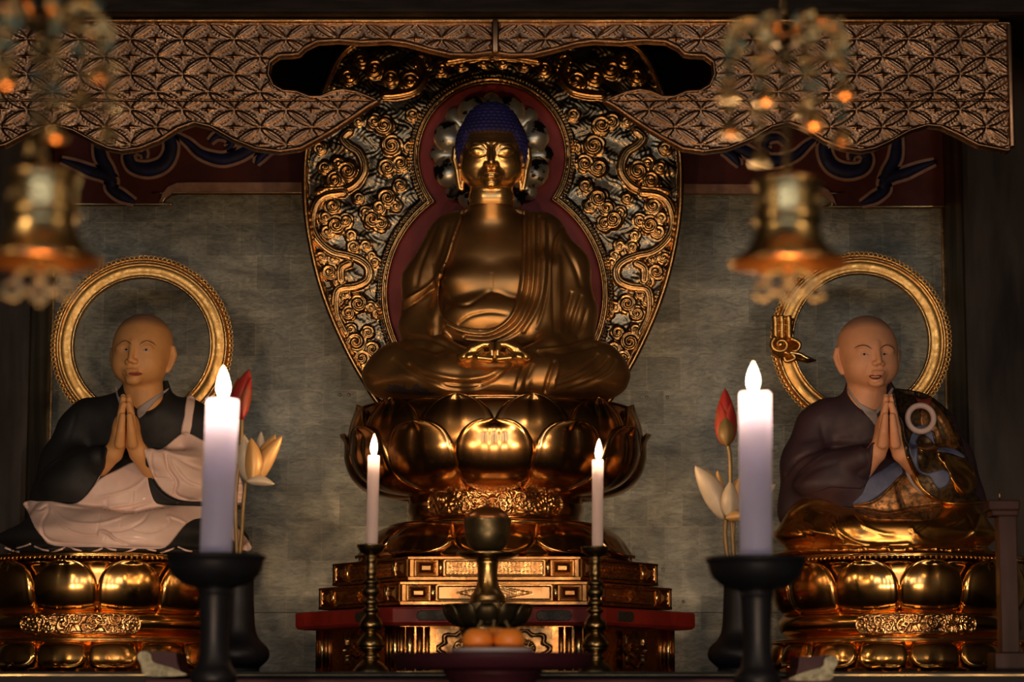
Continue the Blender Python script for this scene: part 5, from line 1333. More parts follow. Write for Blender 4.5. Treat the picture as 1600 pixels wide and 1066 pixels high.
# ---- left monk
L3 = lambda l: [(x / 3.806, y / 3.806 + 590) for x, y in l]
bvl = bvh_of(rol, lal)
cloth('inner_collar', L3([(680, 60), (695, 62), (705, 110), (740, 145), (720, 190), (705, 150)]), nl, 'cloth_collar', ML, 2.5, 3, label='pale collar at the neck')
cloth('inner_collar', L3([(990, 68), (1000, 75), (920, 150), (830, 245), (815, 190), (860, 150)]), nl, 'cloth_collar', ML, 2.5, 3, label='pale collar beside the hands')
cloth('surplice', L3([(135, 748), (200, 728), (285, 732), (350, 742), (430, 752), (500, 712), (560, 640), (600, 598), (700, 545), (800, 500), (870, 530), (890, 640), (920, 730), (960, 755), (1060, 762), (1200, 765), (1290, 780), (1420, 900), (1500, 1010), (1440, 1030), (1300, 870), (1190, 838), (1110, 872), (1060, 930), (985, 1012), (860, 1020), (600, 1010), (320, 1003), (250, 950), (205, 890), (165, 800)]),
      bvl, 'cloth_pink', ML, 6.5, 8,
      [(L3([(280, 745), (420, 775), (600, 790), (780, 770), (900, 740)]), 2.5, -2.6, 'taper'), (L3([(290, 750), (420, 762), (600, 775), (780, 755)]), 2.5, 2.0, 'taper'),
       (L3([(300, 790), (380, 890), (480, 935), (590, 940)]), 2.4, -2.6, 'taper'), (L3([(300, 770), (400, 850), (560, 870), (720, 830), (850, 760)]), 2.4, 2.4, 'taper'),
       (L3([(170, 775), (230, 790), (280, 765), (285, 800), (255, 860), (250, 910), (270, 950), (330, 980), (480, 995), (620, 1000)]), 2.2, -2.8, 'line'), (L3([(140, 750), (170, 780), (240, 795), (275, 770)]), 2.0, 2.2, 'taper'),
       (L3([(575, 935), (600, 915), (640, 925), (700, 970), (780, 1000), (850, 1010)]), 2.2, 3.6, 'taper'), (L3([(640, 915), (740, 905), (840, 860), (890, 800)]), 2.2, -2.0, 'taper'),
       (L3([(660, 930), (720, 985), (800, 1000)]), 2, -2, 'taper'), (L3([(760, 895), (880, 920), (980, 890), (1020, 835)]), 1.8, -1.6, 'taper'),
       (L3([(985, 900), (1010, 850), (1000, 825), (1060, 840), (1110, 865)]), 2.2, 2.6, 'taper'), (L3([(560, 720), (700, 690), (800, 650), (870, 590)]), 2.6, 1.6, 'taper'),
       (L3([(790, 680), (785, 770)]), 1.0, -.9, 'line'), (L3([(640, 720), (640, 770)]), 1.0, -.9, 'line'), (L3([(600, 800), (575, 930)]), 1.0, -1.0, 'line'), (L3([(730, 790), (715, 890)]), 1.0, -1.0, 'line')],
      'pale pink surplice folded over the lap')
cloth('sleeve_band', L3([(862, 460), (885, 520), (905, 600), (950, 670), (1020, 720), (1100, 738), (1290, 745), (1420, 760), (1420, 785), (1200, 762), (1060, 760), (940, 752), (905, 720), (875, 620)]), bvl, 'robe_black', ML, 6, 4, label='black inner sleeve band')
bvlb = bvh_of(rol, lal, bol)
cloth('sleeve', L3([(628, 404), (630, 470), (622, 540), (585, 600), (545, 665), (490, 732), (430, 750), (300, 738), (180, 735), (215, 600), (330, 480), (480, 425)]), bvlb, 'robe_black', ML, 7, 5, label='black hanging sleeve', closed_cr=2)
cloth('surplice_sleeve', L3([(858, 425), (900, 420), (960, 425), (1075, 335), (1130, 333), (1220, 380), (1330, 430), (1420, 560), (1450, 745), (1290, 745), (1100, 735), (1010, 705), (945, 650), (900, 570), (870, 490)]), bvlb, 'cloth_pink', ML, 7, 7,
      [(L3([(905, 430), (900, 500), (920, 590), (960, 600), (1030, 610)]), 2, -2.2, 'taper'), (L3([(985, 460), (1000, 540), (1050, 620), (1040, 680), (1080, 715), (1190, 740)]), 2.6, -3.4, 'line'),
       (L3([(1020, 490), (1060, 560), (1120, 620), (1200, 650)]), 3, -2.2, 'taper'), (L3([(1060, 480), (1130, 520), (1200, 545)]), 3, -2.0, 'taper'), (L3([(970, 425), (1060, 460), (1200, 480)]), 3, 2.2, 'taper')],
      'pale pink surplice hanging over the sleeve')
bv3 = bvh_of(rol, lal, COL.objects[-1])
cloth('strap', L3([(1112, 115), (1160, 118), (1148, 230), (1130, 335), (1075, 332), (1095, 230)]), bv3, 'cloth_pink', ML, 4, 3, label='pale strap over the black shoulder', closed_cr=2)
mk('sleeve_piping', tube([tuple(h) for h in [bvl.ray_cast(CAM, (P(x, y, 0) - CAM).normalized())[0] or P(x, y, -.1) for x, y in cr(L3([(624, 470), (618, 535), (585, 600), (545, 665), (492, 728)]), 6)]], 1.3 * K, 6), M['cloth_pink'], ML)
# pale zigzag hem on the black skirt
for i, (x, y) in enumerate([(20, 862), (38, 857), (66, 860), (92, 863), (118, 860), (150, 864), (172, 859), (206, 863), (234, 860), (262, 864), (290, 861)]):
    up = i % 2; y -= 3; pts = [(x - 12, y + (3 if up else -3)), (x, y + (0 if up else 2)), (x + 10, y + (-4 if up else 4))]
    pp = []
    for a, b in cr(pts, 4):
        h = bvl.ray_cast(CAM, (P(a, b, 0) - CAM).normalized())[0]; hh2 = (h if h is not None else P(a, b, -.3)) - Vector((0, .002, 0)); hh2.z = max(hh2.z, P(800, 873.5, 0).z + .0045); pp.append(tuple(hh2))
    mk('hem_edge', tube(pp, 1.6 * K, 6), M['cloth_pink'], ML)

# ------------------------------------------------------------------ ring halos
def ring_halo(cx, cy, R, label, cat='halo'):
    Y = 0.372; s = S(Y, cy); c = P(cx, cy, Y)
    t = thing('ring_halo', label, cat, (c.x, Y, P(cx, 873.5, Y).z))
    prof = [(R - 37, .012), (R - 37.5, -.004), (R - 36, -.010), (R - 34, -.010), (R - 33, -.004), (R - 32, -.002), (R - 28, -.005), (R - 22, -.007), (R - 17, -.005), (R - 14, -.002), (R - 13, -.006), (R - 12, -.010), (R - 10.5, -.010), (R - 9.5, -.003), (R - 9, .012)]
    V, Fc = [], []; n = 160; m = len(prof)
    for k in range(n):
        a = 2 * PI * k / n
        for r, y in prof: V.append((c.x + r * s * math.cos(a), Y + y, c.z + r * s * math.sin(a)))
    for k in range(n):
        k2 = (k + 1) % n
        for i in range(m): Fc.append((k * m + i, k2 * m + i, k2 * m + (i + 1) % m, k * m + (i + 1) % m))
    mk('ring', (V, Fc), M['gold_ring'], t)
    g = []; N = 118
    for k in range(N):
        a0 = 2 * PI * k / N; da = 2 * PI / N * .46; pts = []
        for q in range(9):
            u = -1 + q / 4; rr = R - 9 + 8.5 * (1 - u * u * u * u); a = a0 + da * math.copysign(min(1, abs(u) * 1.25), u)
            pts.append((c.x + rr * s * math.cos(a), Y - .003, c.z + rr * s * math.sin(a)))
        g.append(tube(pts, .9 * s, 5))
    g.append(torus((c.x, Y + .004, c.z), (R - 6) * s, 3 * s, 120, 8, 'y'))
    mk('scalloped_edge', merge(*g), M['gold_ring'], t)
    for rr in (R - 35, R - 11.3): mk('bright_fillet', torus((c.x, Y - .0105, c.z), rr * s, 1.0 * s, 120, 6, 'y'), M['gold_bright'], t)
    zb = P(cx, 873.5, Y).z
    mk('post', tube([(c.x, Y + .01, zb), (c.x, Y + .01, c.z - (R - 38) * s)], .012, 10), M['gold_aged'], t)
    return t, c, s, Y
ring_halo(222, 540, 143, 'gilt ring halo with a scalloped edge behind the monk in black')
tr, c_, s_, Yr = ring_halo(1345, 533, 142, 'gilt ring halo with a cloud clasp behind the monk in purple')
def pp_(l, y=-.02): return [tuple(P(x / 2.96 + 1080, yy / 2.96 + 340, Yr + y)) for x, yy in l]
clasp = mk('clasp', merge(*[tube(pp_(cr([(x - 4, 455), (x, 480), (x, 530), (x + 2, 560)], 3)), 5.2 * s_, 8) for x in (390, 420, 452)],
    *[tube(pp_([(375, y), (475, y + 10)]), 2.2 * s_, 6) for y in (462, 490, 520)]), M['gold_ring'], tr)
sp = [(415 + (6 + 40 * q) * math.cos(q * 9.5 + 1), 588 + (6 + 34 * q) * math.sin(q * 9.5 + 1)) for q in np.linspace(0, 1, 36)]
mk('cloud_curl', merge(tube(pp_(sp, -.03), [3.2 * s_] * 36, 8), tube(pp_(cr([(460, 560), (500, 580), (495, 610), (465, 625), (480, 650), (440, 665), (430, 645)], 5), -.026), 3.2 * s_, 8),
    ball(pp_([(413, 588)], -.03)[0], 6 * s_), prism_px([(x / 2.96 + 1080, y / 2.96 + 340) for x, y in [(370, 560), (420, 545), (480, 560), (500, 600), (470, 630), (520, 630), (560, 655), (580, 662), (540, 672), (490, 660), (430, 665), (380, 630), (362, 590)]], Yr - .024, .02)), M['gold_ring'], tr)
mk('cloud_tail', tube(pp_(cr([(455, 625), (500, 632), (535, 650), (580, 660)], 5), -.028), [3.4 * s_] * 12 + [2.2 * s_, 1.4 * s_, .8 * s_, .4 * s_], 8), M['gold_bright'], tr)
# ================================================================== tables
def blk(x0, x1, y0, y1, z0, z1, bev=0.0): return box(((x0 + x1) / 2, (y0 + y1) / 2, (z0 + z1) / 2), (x1 - x0, y1 - y0, z1 - z0), bev)
at = thing('altar_table', 'long black lacquered altar table carrying the pedestals, gilt line along its edge', 'table', (0, -0.3, 0))
mk('tabletop', merge(blk(-1.95, 1.95, -1.25, 0.385, ZT - 0.05, ZT), blk(-1.43, 1.43, 0.38, 0.78, ZT - 0.05, ZT)), M['black_lacquer'], at, smooth=False)
mk('gilt_line', blk(-1.95, 1.95, -1.256, -1.25, ZT - 0.010, ZT - 0.007), M['brass_dark'], at, smooth=False)
mk('apron', merge(blk(-1.90, 1.90, -1.20, 0.38, 0.0, ZT - 0.05), blk(-1.40, 1.40, 0.37, 0.76, 0.0, ZT - 0.05)), M['black_lacquer'], at, smooth=False)
YD = -1.50
zd = P(760, 1061, YD).z
dk = thing('scroll_end_desk', 'low dark desk with upturned embossed metal scroll ends in front of the altar', 'desk', (P(762, 1060, YD).x, YD + .1, 0))
xa, xb = P(226, 1056, YD).x, P(1302, 1058, YD).x
mk('desk_top', blk(xa, xb, YD, YD + 0.22, zd - 0.03, zd, 0.004), M['purple_lacquer'], dk, smooth=False)
for x in (xa + .12, xb - .12): mk('leg', blk(x - .03, x + .03, YD + .02, YD + .20, 0, zd - .03), M['black_lacquer'], dk, smooth=False)
M['embossed_metal'] = mat('embossed_metal', (0.25, 0.24, 0.17), (0.12, 0.115, 0.08), 0.4, 0.5, 0.7, 90, bump=.8, bscale=260, bdist=.002)
for s in (1, -1):
    X = (lambda x: x) if s > 0 else (lambda x: 1524 - x)
    dy = 0 if s > 0 else 7
    pl = [(216, 1022), (222, 1018), (230, 1019), (236, 1024), (237, 1032), (244, 1037), (262, 1042), (284, 1050), (288, 1056), (228, 1056), (221, 1040), (215, 1029)]
    e = mk('scroll_end', prism_px([(X(x), y + dy) for x, y in [(218, 1021), (226, 1017), (275, 1020), (277, 1037), (284, 1056), (228, 1056), (222, 1040)]], YD + .004, .21), M['purple_lacquer'], dk, smooth=False)
    mk('metal_fitting', prism_px([(X(x), y + dy) for x, y in cr(pl, 3, True)], YD - .006, .010), M['embossed_metal'], e, smooth=False)
ft = thing('offering_table', 'low black table in front holding the big candlesticks and the fruit tray', 'table', (0, -2.1, 0))
mk('tabletop', blk(-1.2, 1.2, -2.65, -1.56, 0.91, 0.95, .004), M['black_lacquer'], ft, smooth=False)
for x in (-1.1, 1.1):
    for y in (-2.55, -1.66): mk('leg', blk(x - .04, x + .04, y - .04, y + .04, 0, .91), M['black_lacquer'], ft, smooth=False)

# ================================================================== candles
def flame_mat():
    m = bpy.data.materials.new('candle_flame'); m.use_nodes = True; nt = m.node_tree; nt.nodes.clear()
    o = nt.nodes.new('ShaderNodeOutputMaterial'); e = nt.nodes.new('ShaderNodeEmission'); g = nt.nodes.new('ShaderNodeTexCoord'); sp_ = nt.nodes.new('ShaderNodeSeparateXYZ')
    nt.links.new(g.outputs['Generated'], sp_.inputs[0]); r = ramp(nt, sp_.outputs[2], [(0.0, (1.0, 0.45, 0.16)), (0.2, (1.0, 0.86, 0.62)), (0.75, (1.0, 0.88, 0.66)), (1.0, (1.0, 0.55, 0.22))])
    nt.links.new(r.outputs[0], e.inputs[0]); e.inputs[1].default_value = 9.0; tb = nt.nodes.new('ShaderNodeBsdfTransparent'); ad = nt.nodes.new('ShaderNodeAddShader'); nt.links.new(e.outputs[0], ad.inputs[0]); nt.links.new(tb.outputs[0], ad.inputs[1]); nt.links.new(ad.outputs[0], o.inputs[0]); return m
M['flame'] = flame_mat()
def wax_mat(name, c):
    m, nt, b = new_mat(name); b.inputs['Base Color'].default_value = (*c, 1); b.inputs['Roughness'].default_value = 0.42
    tr = nt.nodes.new('ShaderNodeBsdfTranslucent'); tr.inputs[0].default_value = (0.92, 0.92, 1.0, 1); mx = nt.nodes.new('ShaderNodeMixShader'); mx.inputs[0].default_value = 0.62
    o = nt.nodes['Material Output']; nt.links.new(b.outputs[0], mx.inputs[1]); nt.links.new(tr.outputs[0], mx.inputs[2]); nt.links.new(mx.outputs[0], o.inputs[0]); return m
M['wax'] = wax_mat('wax_big', (0.55, 0.60, 1.0)); M['wax_thin'] = wax_mat('wax_thin', (0.95, 0.80, 0.84))
M['wick'] = mat('wick', (0.02, 0.015, 0.012), None, 0.9)
def candle(name, label, group, top, bot, hw, Y, flame, wax, power, zb):
    T, B = P(top[0], top[1], Y), P(bot[0], bot[1], Y); B.z = zb; s = S(Y, top[1]); r = hw * s
    t = thing(name, label, 'candle', tuple(B), group)
    d = (T - B); L = d.length; d = d.normalized()
    w_ = hw / 25.0
    pts = [B, B + d * .003, B + d * (L * .3), B + d * (L * .6), T - d * (3 * s * w_), T - d * (.8 * s * w_), T, T - d * (1.5 * s * w_), T - d * (44 * s * w_), T - d * (56 * s * w_), T - d * (58 * s * w_)]
    rr = [r * .98, r * .99, r, r * 1.01, r * 1.02, r * .98, r * .93, r * .90, r * .88, r * .6, .0006]
    e1 = d.cross(Vector((0, 1, 0))).normalized(); e2 = d.cross(e1); V, Fc = [], []; n_ = 40
    for p_, r_ in zip(pts, rr):
        for k in range(n_): V.append(tuple(p_ + (e1 * math.cos(2 * PI * k / n_) + e2 * math.sin(2 * PI * k / n_)) * r_))
    for i in range(len(pts) - 1):
        for k in range(n_): Fc.append((i * n_ + k, i * n_ + (k + 1) % n_, (i + 1) * n_ + (k + 1) % n_, (i + 1) * n_ + k))
    Fc.append(tuple(range(n_))); Fc.append(tuple((len(pts) - 1) * n_ + k for k in range(n_)))
    mk('wax_body', (V, Fc), wax, t)
    f0 = P(flame[0], top[1], Y); f1 = P(flame[0] + flame[3], flame[1], Y); h = (f1 - f0).length
    mk('wick', tube([T - d * (58 * s * w_), T + Vector((0, 0, h * .22)), T + Vector((s, 0, h * .34))], .05 * r + .0006, 6), M['wick'], t)
    fl = []
    prof = [(0.02, -.02), (.45, .03), (.82, .16), (1.0, .32), (.92, .50), (.66, .70), (.36, .86), (.14, .96), (.02, 1.0)]
    q = cr(prof, 3); V, Fc = [], []; n = 20
    for a, zf in q:
        c = f0.lerp(f1, zf)
        for k in range(n):
            an = 2 * PI * k / n; V.append((c.x + flame[2] * s * max(a, .01) * math.cos(an), c.y + flame[2] * s * max(a, .01) * math.sin(an), c.z))
    for i in range(len(q) - 1):
        for k in range(n): Fc.append((i * n + k, i * n + (k + 1) % n, (i + 1) * n + (k + 1) % n, (i + 1) * n + k))
    fo = mk('flame', (V, Fc), M['flame'], t); fo['label'] = 'bright candle flame'
    l = point('candle_light', tuple(f0.lerp(f1, 0.06) + Vector((0, 0, 0))), power, (1.0, 0.58, 0.26), 0.012 if hw > 15 else .006)
    return t
YC = -2.2
zdL = P(337, 871, YC).z; zdR = P(1181, 875, YC).z
candle('large_candle', 'thick pale lavender lit candle on the left black candlestick', 'thick lit candles', (348, 624), (337, 868), 25.3, YC, (349, 572, 10.5, 0), M['wax'], 15, zdL)
candle('large_candle', 'thick pale lavender lit candle on the right black candlestick', 'thick lit candles', (1180, 613), (1181, 870), 25.3, YC, (1177, 565, 10.5, 0), M['wax'], 15, zdR)
def black_stick(cx, y0, label):
    p_ = [(2, y0 + 3), (60, y0 + 3), (74, y0 - 1), (78, y0), (78.5, y0 + 4), (75, y0 + 9), (72, y0 + 20), (66, y0 + 32), (50, y0 + 45), (33, y0 + 50), (27, y0 + 53), (28, y0 + 58), (25, y0 + 64), (23, y0 + 100), (22, y0 + 140), (26, y0 + 170), (34, y0 + 182), (36, y0 + 196), (28, y0 + 206), (26, y0 + 225), (34, y0 + 262), (50, y0 + 300), (66, y0 + 330)]
    c = P(cx, y0, YC); s = S(YC, 900)
    prof = [(r * s, P(cx, y, YC).z) for r, y in cr(p_, 3)]; zend = 0.95
    prof = [q for q in prof if q[1] > zend + .012] + [(70 * s, zend + .010), (70 * s, zend + 0.0005)]
    t = thing('candlestick', label, 'candlestick', (c.x, YC, zend), 'black candlesticks')
    k = next(i for i, q in enumerate(prof) if q[1] < P(cx, y0 + 51, YC).z)
    mk('drip_pan', lathe((c.x, YC), prof[:k + 1], 56), M['black_iron'], t)
    mk('stem', lathe((c.x, YC), prof[k:], 48), M['black_iron'], t)
black_stick(337, 868, 'tall black candlestick with wide drip pan under the left thick candle')
black_stick(1181, 872, 'tall black candlestick with wide drip pan under the right thick candle')
YS = -0.98
SP = [(1, 858), (15, 857), (20, 853), (23, 851.5), (23, 853), (19, 861), (12, 866), (8, 868), (8, 871), (9.5, 876), (7.5, 881), (8, 888), (9.5, 894), (7.5, 900), (7.5, 905), (13, 908), (13, 911), (9, 914), (10, 917), (14, 922), (13, 928), (9, 932), (9, 936), (13.5, 941), (9, 946), (9.5, 949), (14, 953), (9, 958), (11, 963), (16, 970), (18.5, 977), (16, 983), (10, 987), (10, 990), (14, 993), (19, 1001), (21, 1008), (18, 1015), (11, 1020), (12, 1023), (15, 1028), (12, 1031), (17, 1035), (24, 1042), (28, 1049), (28, 1051.5)]
def brass_stick(cx, dy, sc, label):
    c = P(cx, 900, YS); prof = []
    for r, y in cr(SP, 2):
        yy = 1051.5 - (1051.5 - y) * sc; prof.append((max(r, .2) * sc * S(YS, 900), max(P(cx, yy + dy, YS).z, ZT + .0005)))
    t = thing('candlestick', label, 'candlestick', (c.x, YS, ZT), 'small brass candlesticks')
    mk('drip_pan', lathe((c.x, YS), prof[:15], 32), M['brass_dark'], t)
    mk('spindle_stem', lathe((c.x, YS), prof[14:74], 32), M['brass_dark'], t)
    mk('foot', lathe((c.x, YS), prof[73:], 32), M['brass_dark'], t)
    return P(cx, 1051.5 - (1051.5 - 857) * sc + dy, YS).z
z1 = brass_stick(580, 0, 1.0, 'small brass spindle candlestick on the left of the central pedestal')
z2 = brass_stick(930, 0, .985, 'small brass spindle candlestick on the right of the central pedestal')
candle('thin_candle', 'thin pale lit candle on the left small brass candlestick', 'thin lit candles', (584, 712), (581, 856), 9.0, YS, (584, 678, 5.6, 1), M['wax_thin'], 3.5, z1)
candle('thin_candle', 'thin pale lit candle on the right small brass candlestick', 'thin lit candles', (934, 719), (933.5, 858), 8.6, YS, (935, 686, 5.4, 1), M['wax_thin'], 3.5, z2)

# ================================================================== offerings in the middle
YG = -1.02
gx = P(762, 900, YG).x
def lp(cx, Y, l, sm=3, zmin=None):
    s = S(Y, 900); q = cr(l, sm); return [(max(r, .3) * s, P(cx, y, Y).z if zmin is None else max(P(cx, y, Y).z, zmin)) for r, y in q]
ls = thing('lotus_stand', 'dark bronze lotus-shaped stand under the brass offering cup', 'stand', (gx, YG, ZT))
mk('base', lathe((gx, YG), lp(762, YG, [(1, 975), (38, 976), (44, 985), (40, 995), (38, 1005), (46, 1020), (60, 1035), (62, 1051.5)], 3, ZT + .0005), 40), M['brass_dark'], ls)
mk('dish', lathe((gx, YG), lp(762, YG, [(1, 944), (60, 944), (66, 947), (64, 958), (56, 970), (42, 978), (1, 979)]), 48), M['brass_dark'], ls)
M['bronze_green'] = mat('bronze_green', (0.15, 0.115, 0.06), (0.07, 0.06, 0.035), 0.32, 0.42, .85, 30)
sgg = S(YG, 950)
for k in range(12):
    mk('petal', petal((gx, YG), -PI/2 + 2*PI*k/12, PI/12, [(r * sgg, P(762, y, YG).z) for r, y in [(44, 978), (56, 971), (64, 960), (68, 950), (72, 943)]], bulge=4, crease=.3, rim=1.5, nu=10, nv=12, th=.003), M['bronze_green'], ls)
zt_ = P(762, 943.5, YG).z
cup = thing('offering_cup', 'tall brass offering cup with dark bowl, saucer and domed lid in front of the pedestal', 'cup', (gx, YG, zt_))
mk('foot', lathe((gx, YG), lp(762, YG, [(1, 876), (16.5, 876), (16.5, 884), (15.5, 895), (16, 908), (19, 919), (23, 926), (27, 932), (27, 938), (29, 941), (29, 943.2), (1, 943.3)]), 40), M['brass'], cup)
mk('saucer', lathe((gx, YG), lp(762, YG, [(1, 866), (30, 866), (47, 864), (49, 865), (48, 868), (36, 873), (18, 876), (1, 876)]), 48), M['brass_dark'], cup)
mk('bowl', lathe((gx, YG), lp(762, YG, [(1, 812), (34, 812), (36.5, 811.5), (37, 814), (35.5, 826), (35, 838), (30, 852), (20, 861), (13, 864), (13, 866), (1, 866)]), 48), M['bronze_green'], cup)
M['copper_lid'] = mat('copper_lid', (0.34, 0.14, 0.05), (0.22, 0.09, 0.035), 0.35, 0.45, .9, 12)
ld = mk('lid', lathe((gx, YG), lp(762, YG, [(33, 812), (33, 808), (29, 801), (20, 795), (8, 791), (4, 790), (1, 790)]), 40), M['copper_lid'], cup)
mk('knob', ball((gx, YG, P(762, 786, YG).z), 4.2 * sgg, 14, 10), M['copper_lid'], ld)
YT = -1.80
tx = P(770, 1035, YT).x; zt0 = P(770, 1022, YT).z
tr_ = thing('offering_tray', 'dark red lacquered round tray on a stem holding the tangerines', 'tray', (tx, YT, 0.95))
sT_ = S(YT, 1030)
# depth must stay clear of the desk: shallow oval tray
mk('tray_top', lathe((tx, YT), [(r * sT_, P(770, y, YT).z) for r, y in cr([(1, 1026), (148, 1026), (154, 1022), (158, 1022), (156, 1032), (150, 1041), (140, 1046), (90, 1048), (1, 1048)], 3)], 72), M['purple_lacquer'], tr_)
mk('stand', lathe((tx, YT), [(78 * sT_, P(770, 1048, YT).z), (74 * sT_, P(770, 1056, YT).z), (60 * sT_, P(770, 1075, YT).z), (56 * sT_, 1.10), (70 * sT_, .98), (84 * sT_, .952)], 48), M['purple_lacquer'], tr_)
pz = P(770, 1025.5, YT).z
pl_ = thing('paper_plate', 'small white plate under the tangerines on the tray', 'plate', (tx, YT, pz))
mk('plate', lathe((tx, YT), [(1e-4, pz), (40 * sT_, pz), (60 * sT_, P(770, 1021, YT).z), (62 * sT_, P(770, 1019, YT).z), (62.5 * sT_, P(770, 1013.5, YT).z), (61 * sT_, P(770, 1013, YT).z), (58 * sT_, P(770, 1017, YT).z), (30 * sT_, P(770, 1020, YT).z), (1e-4, P(770, 1020, YT).z)], 40), mat('white_porcelain', (0.85, 0.72, 0.68), None, .35), pl_)
M['tangerine'] = mat('tangerine', (0.85, 0.27, 0.035), (0.72, 0.20, 0.025), 0.38, .45, 0, 12, bump=.35, bscale=300, bdist=.0008)
M['stem_green'] = mat('stem_green', (0.10, 0.10, 0.04), (0.16, 0.10, 0.05), .6, .7, 0, 40)
def tangerine(px, Y, r, label, lean):
    s = S(Y, 1000); base = P(770, 1020, YT).z + .001; c = P(px, 1000, Y); R = r * s
    t = thing('tangerine', label, 'fruit', (c.x, Y, base), 'tangerines on the plate')
    prof = [(R * a, base + R * 2 * .76 * b) for a, b in [(.02, .03), (.35, 0.0), (.75, .12), (.97, .35), (1.0, .52), (.93, .72), (.70, .90), (.40, .985), (.15, .97), (.02, .94)]]
    mk('fruit', lathe((c.x, Y), cr(prof, 4), 32), M['tangerine'], t)
    zt2 = base + R * 1.46
    mk('stem', tube([(c.x, Y, zt2), (c.x + lean * .3 * s, Y, zt2 + 5 * s), (c.x + lean * s, Y, zt2 + 13 * s)], [2.4 * s, 1.8 * s, 2.6 * s], 8), M['stem_green'], t)
    V, Fc = [], []; n = 15
    V.append((c.x, Y, zt2 + .002))
    for k in range(n):
        a = 2 * PI * k / n; q = (5.5 if k % 3 else 2.5) * s; V.append((c.x + q * math.cos(a), Y + q * math.sin(a), zt2 - .0005))
    m0 = len(V); V.append((c.x, Y, zt2 - .003))
    for k in range(n): Fc.append((0, 1 + k, 1 + (k + 1) % n)); Fc.append((m0, 1 + (k + 1) % n, 1 + k))
    mk('calyx', (V, Fc), M['stem_green'], t)
tangerine(746.5, YT - .005, 24.5, 'left tangerine of the three on the small white plate', 6)
tangerine(795.5, YT - .005, 24.5, 'right tangerine of the three on the small white plate', -6)
tangerine(771, YT + .068, 26, 'tangerine behind the other two on the small white plate', 1)

# ================================================================== black vases with lotus flowers
YV2 = -0.80
def vase(cx, label):
    c = P(cx, 950, YV2); s = S(YV2, 950)
    p_ = [(20, 884), (26, 880), (29, 880.5), (28, 884), (24, 892), (23, 915), (24, 950), (27, 985), (34, 1000), (45, 1011), (49, 1021), (47, 1031), (38, 1040), (33, 1045), (35, 1051)]
    t = thing('flower_vase', label, 'vase', (c.x, YV2, ZT), 'black vases')
    mk('vase_body', lathe((c.x, YV2), [(r * s, max(P(cx, y, YV2).z, ZT + .0005)) for r, y in [(1, 900), (18, 899)] + list(map(tuple, cr(p_, 4))) + [(35, 1055)]], 48), M['black_iron'], t)
    return c, s
vase(373, 'black bulbous vase behind the left black candlestick')
vase(1154, 'black bulbous vase behind the right black candlestick')
def fpetal(base, tip, w, bulge, Y, dY=0.0, bend=0.0, nu=10, nv=16, cup=0.5, tipY=0.0, wmax=.45):
    """single standing petal: base and tip in px, half width px, depth offset"""
    b, t = np.array(base, float), np.array(tip, float); ax = t - b; L = np.hypot(*ax); ax /= L; nn = np.array([-ax[1], ax[0]])
    V, Fc = [], []; s0 = S(Y, 700)
    for side in (0, 1):
        for j in range(nv + 1):
            v = j / nv; sw = w * (math.sin(PI * min(1, v ** (math.log(.5) / math.log(wmax)))) ** .75 if v < 1 else 0); sw = max(sw, .25)
            if v < .1: sw = max(sw, w * .18)
            for i in range(nu + 1):
                u = -1 + 2 * i / nu
                p = b + ax * L * v + nn * (u * sw + bend * L * math.sin(PI * v) * .5)
                d = -bulge * (1 - u * u * 1.0) * math.sin(PI * min(1, .1 + v * .9)) ** .8
                V.append(tuple(P(p[0], p[1], Y + dY + tipY * v * v + d * s0 + (1.6 * s0 if side else 0))))
    n = (nu + 1) * (nv + 1)
    for side in (0, 1):
        for j in range(nv):
            for i in range(nu):
                a = side * n + j * (nu + 1) + i; f = (a, a + 1, a + nu + 2, a + nu + 1); Fc.append(f if side else f[::-1])
    ring = [i for i in range(nu + 1)] + [j * (nu + 1) + nu for j in range(1, nv + 1)] + [nv * (nu + 1) + i for i in range(nu - 1, -1, -1)] + [j * (nu + 1) for j in range(nv - 1, 0, -1)]
    for k in range(len(ring)):
        a, b2 = ring[k], ring[(k + 1) % len(ring)]; Fc.append((a, b2, n + b2, n + a))
    return V, Fc
M['petal_gold'] = mat('petal_gold', (0.78, 0.46, 0.18), (0.66, 0.36, 0.13), .4, .5, .25, 14, sss=.15)
M['petal_white'] = mat('petal_white', (0.66, 0.56, 0.44), (0.52, 0.42, 0.32), .42, .5, .1, 12, sss=.2)
M['bud_red'] = mat('bud_red', (0.42, 0.035, 0.03), (0.30, 0.10, 0.04), .4, .5, .1, 16, .45, .68)
M['stem_gold'] = mat('stem_gold', (0.30, 0.19, 0.08), (0.22, 0.15, 0.06), .4, .5, .4, 12)
def flower(name, label, cx, stem, petals, r=3.2):
    zb = ZT + .012
    t = thing(name, label, 'flower', (P(cx, 950, YV2).x, YV2, zb))
    mouth = P(cx, 890, YV2)
    pts = [tuple(P(x, y, YV2)) for x, y in cr(stem, 5)] + [(mouth.x, YV2, P(cx, 898, YV2).z)]
    mk('stem', tube(pts, r * S(YV2, 800), 8), M['stem_gold'], t)
    for geo, m in petals: mk('petal', geo, M[m], t)
    return t
y_ = YV2
flower('lotus_bud', 'red pointed lotus bud partly behind the left thick candle', 373, [(378, 652), (376, 700), (368, 780), (370, 860)],
       [(fpetal((377, 656), (389, 577), 15, 10, y_, 0, -.12), 'bud_red'), (fpetal((376, 656), (372, 590), 13, 8, y_, .012), 'bud_red'), (fpetal((379, 655), (392, 590), 9, 7, y_, -.012, -.1), 'bud_red')])
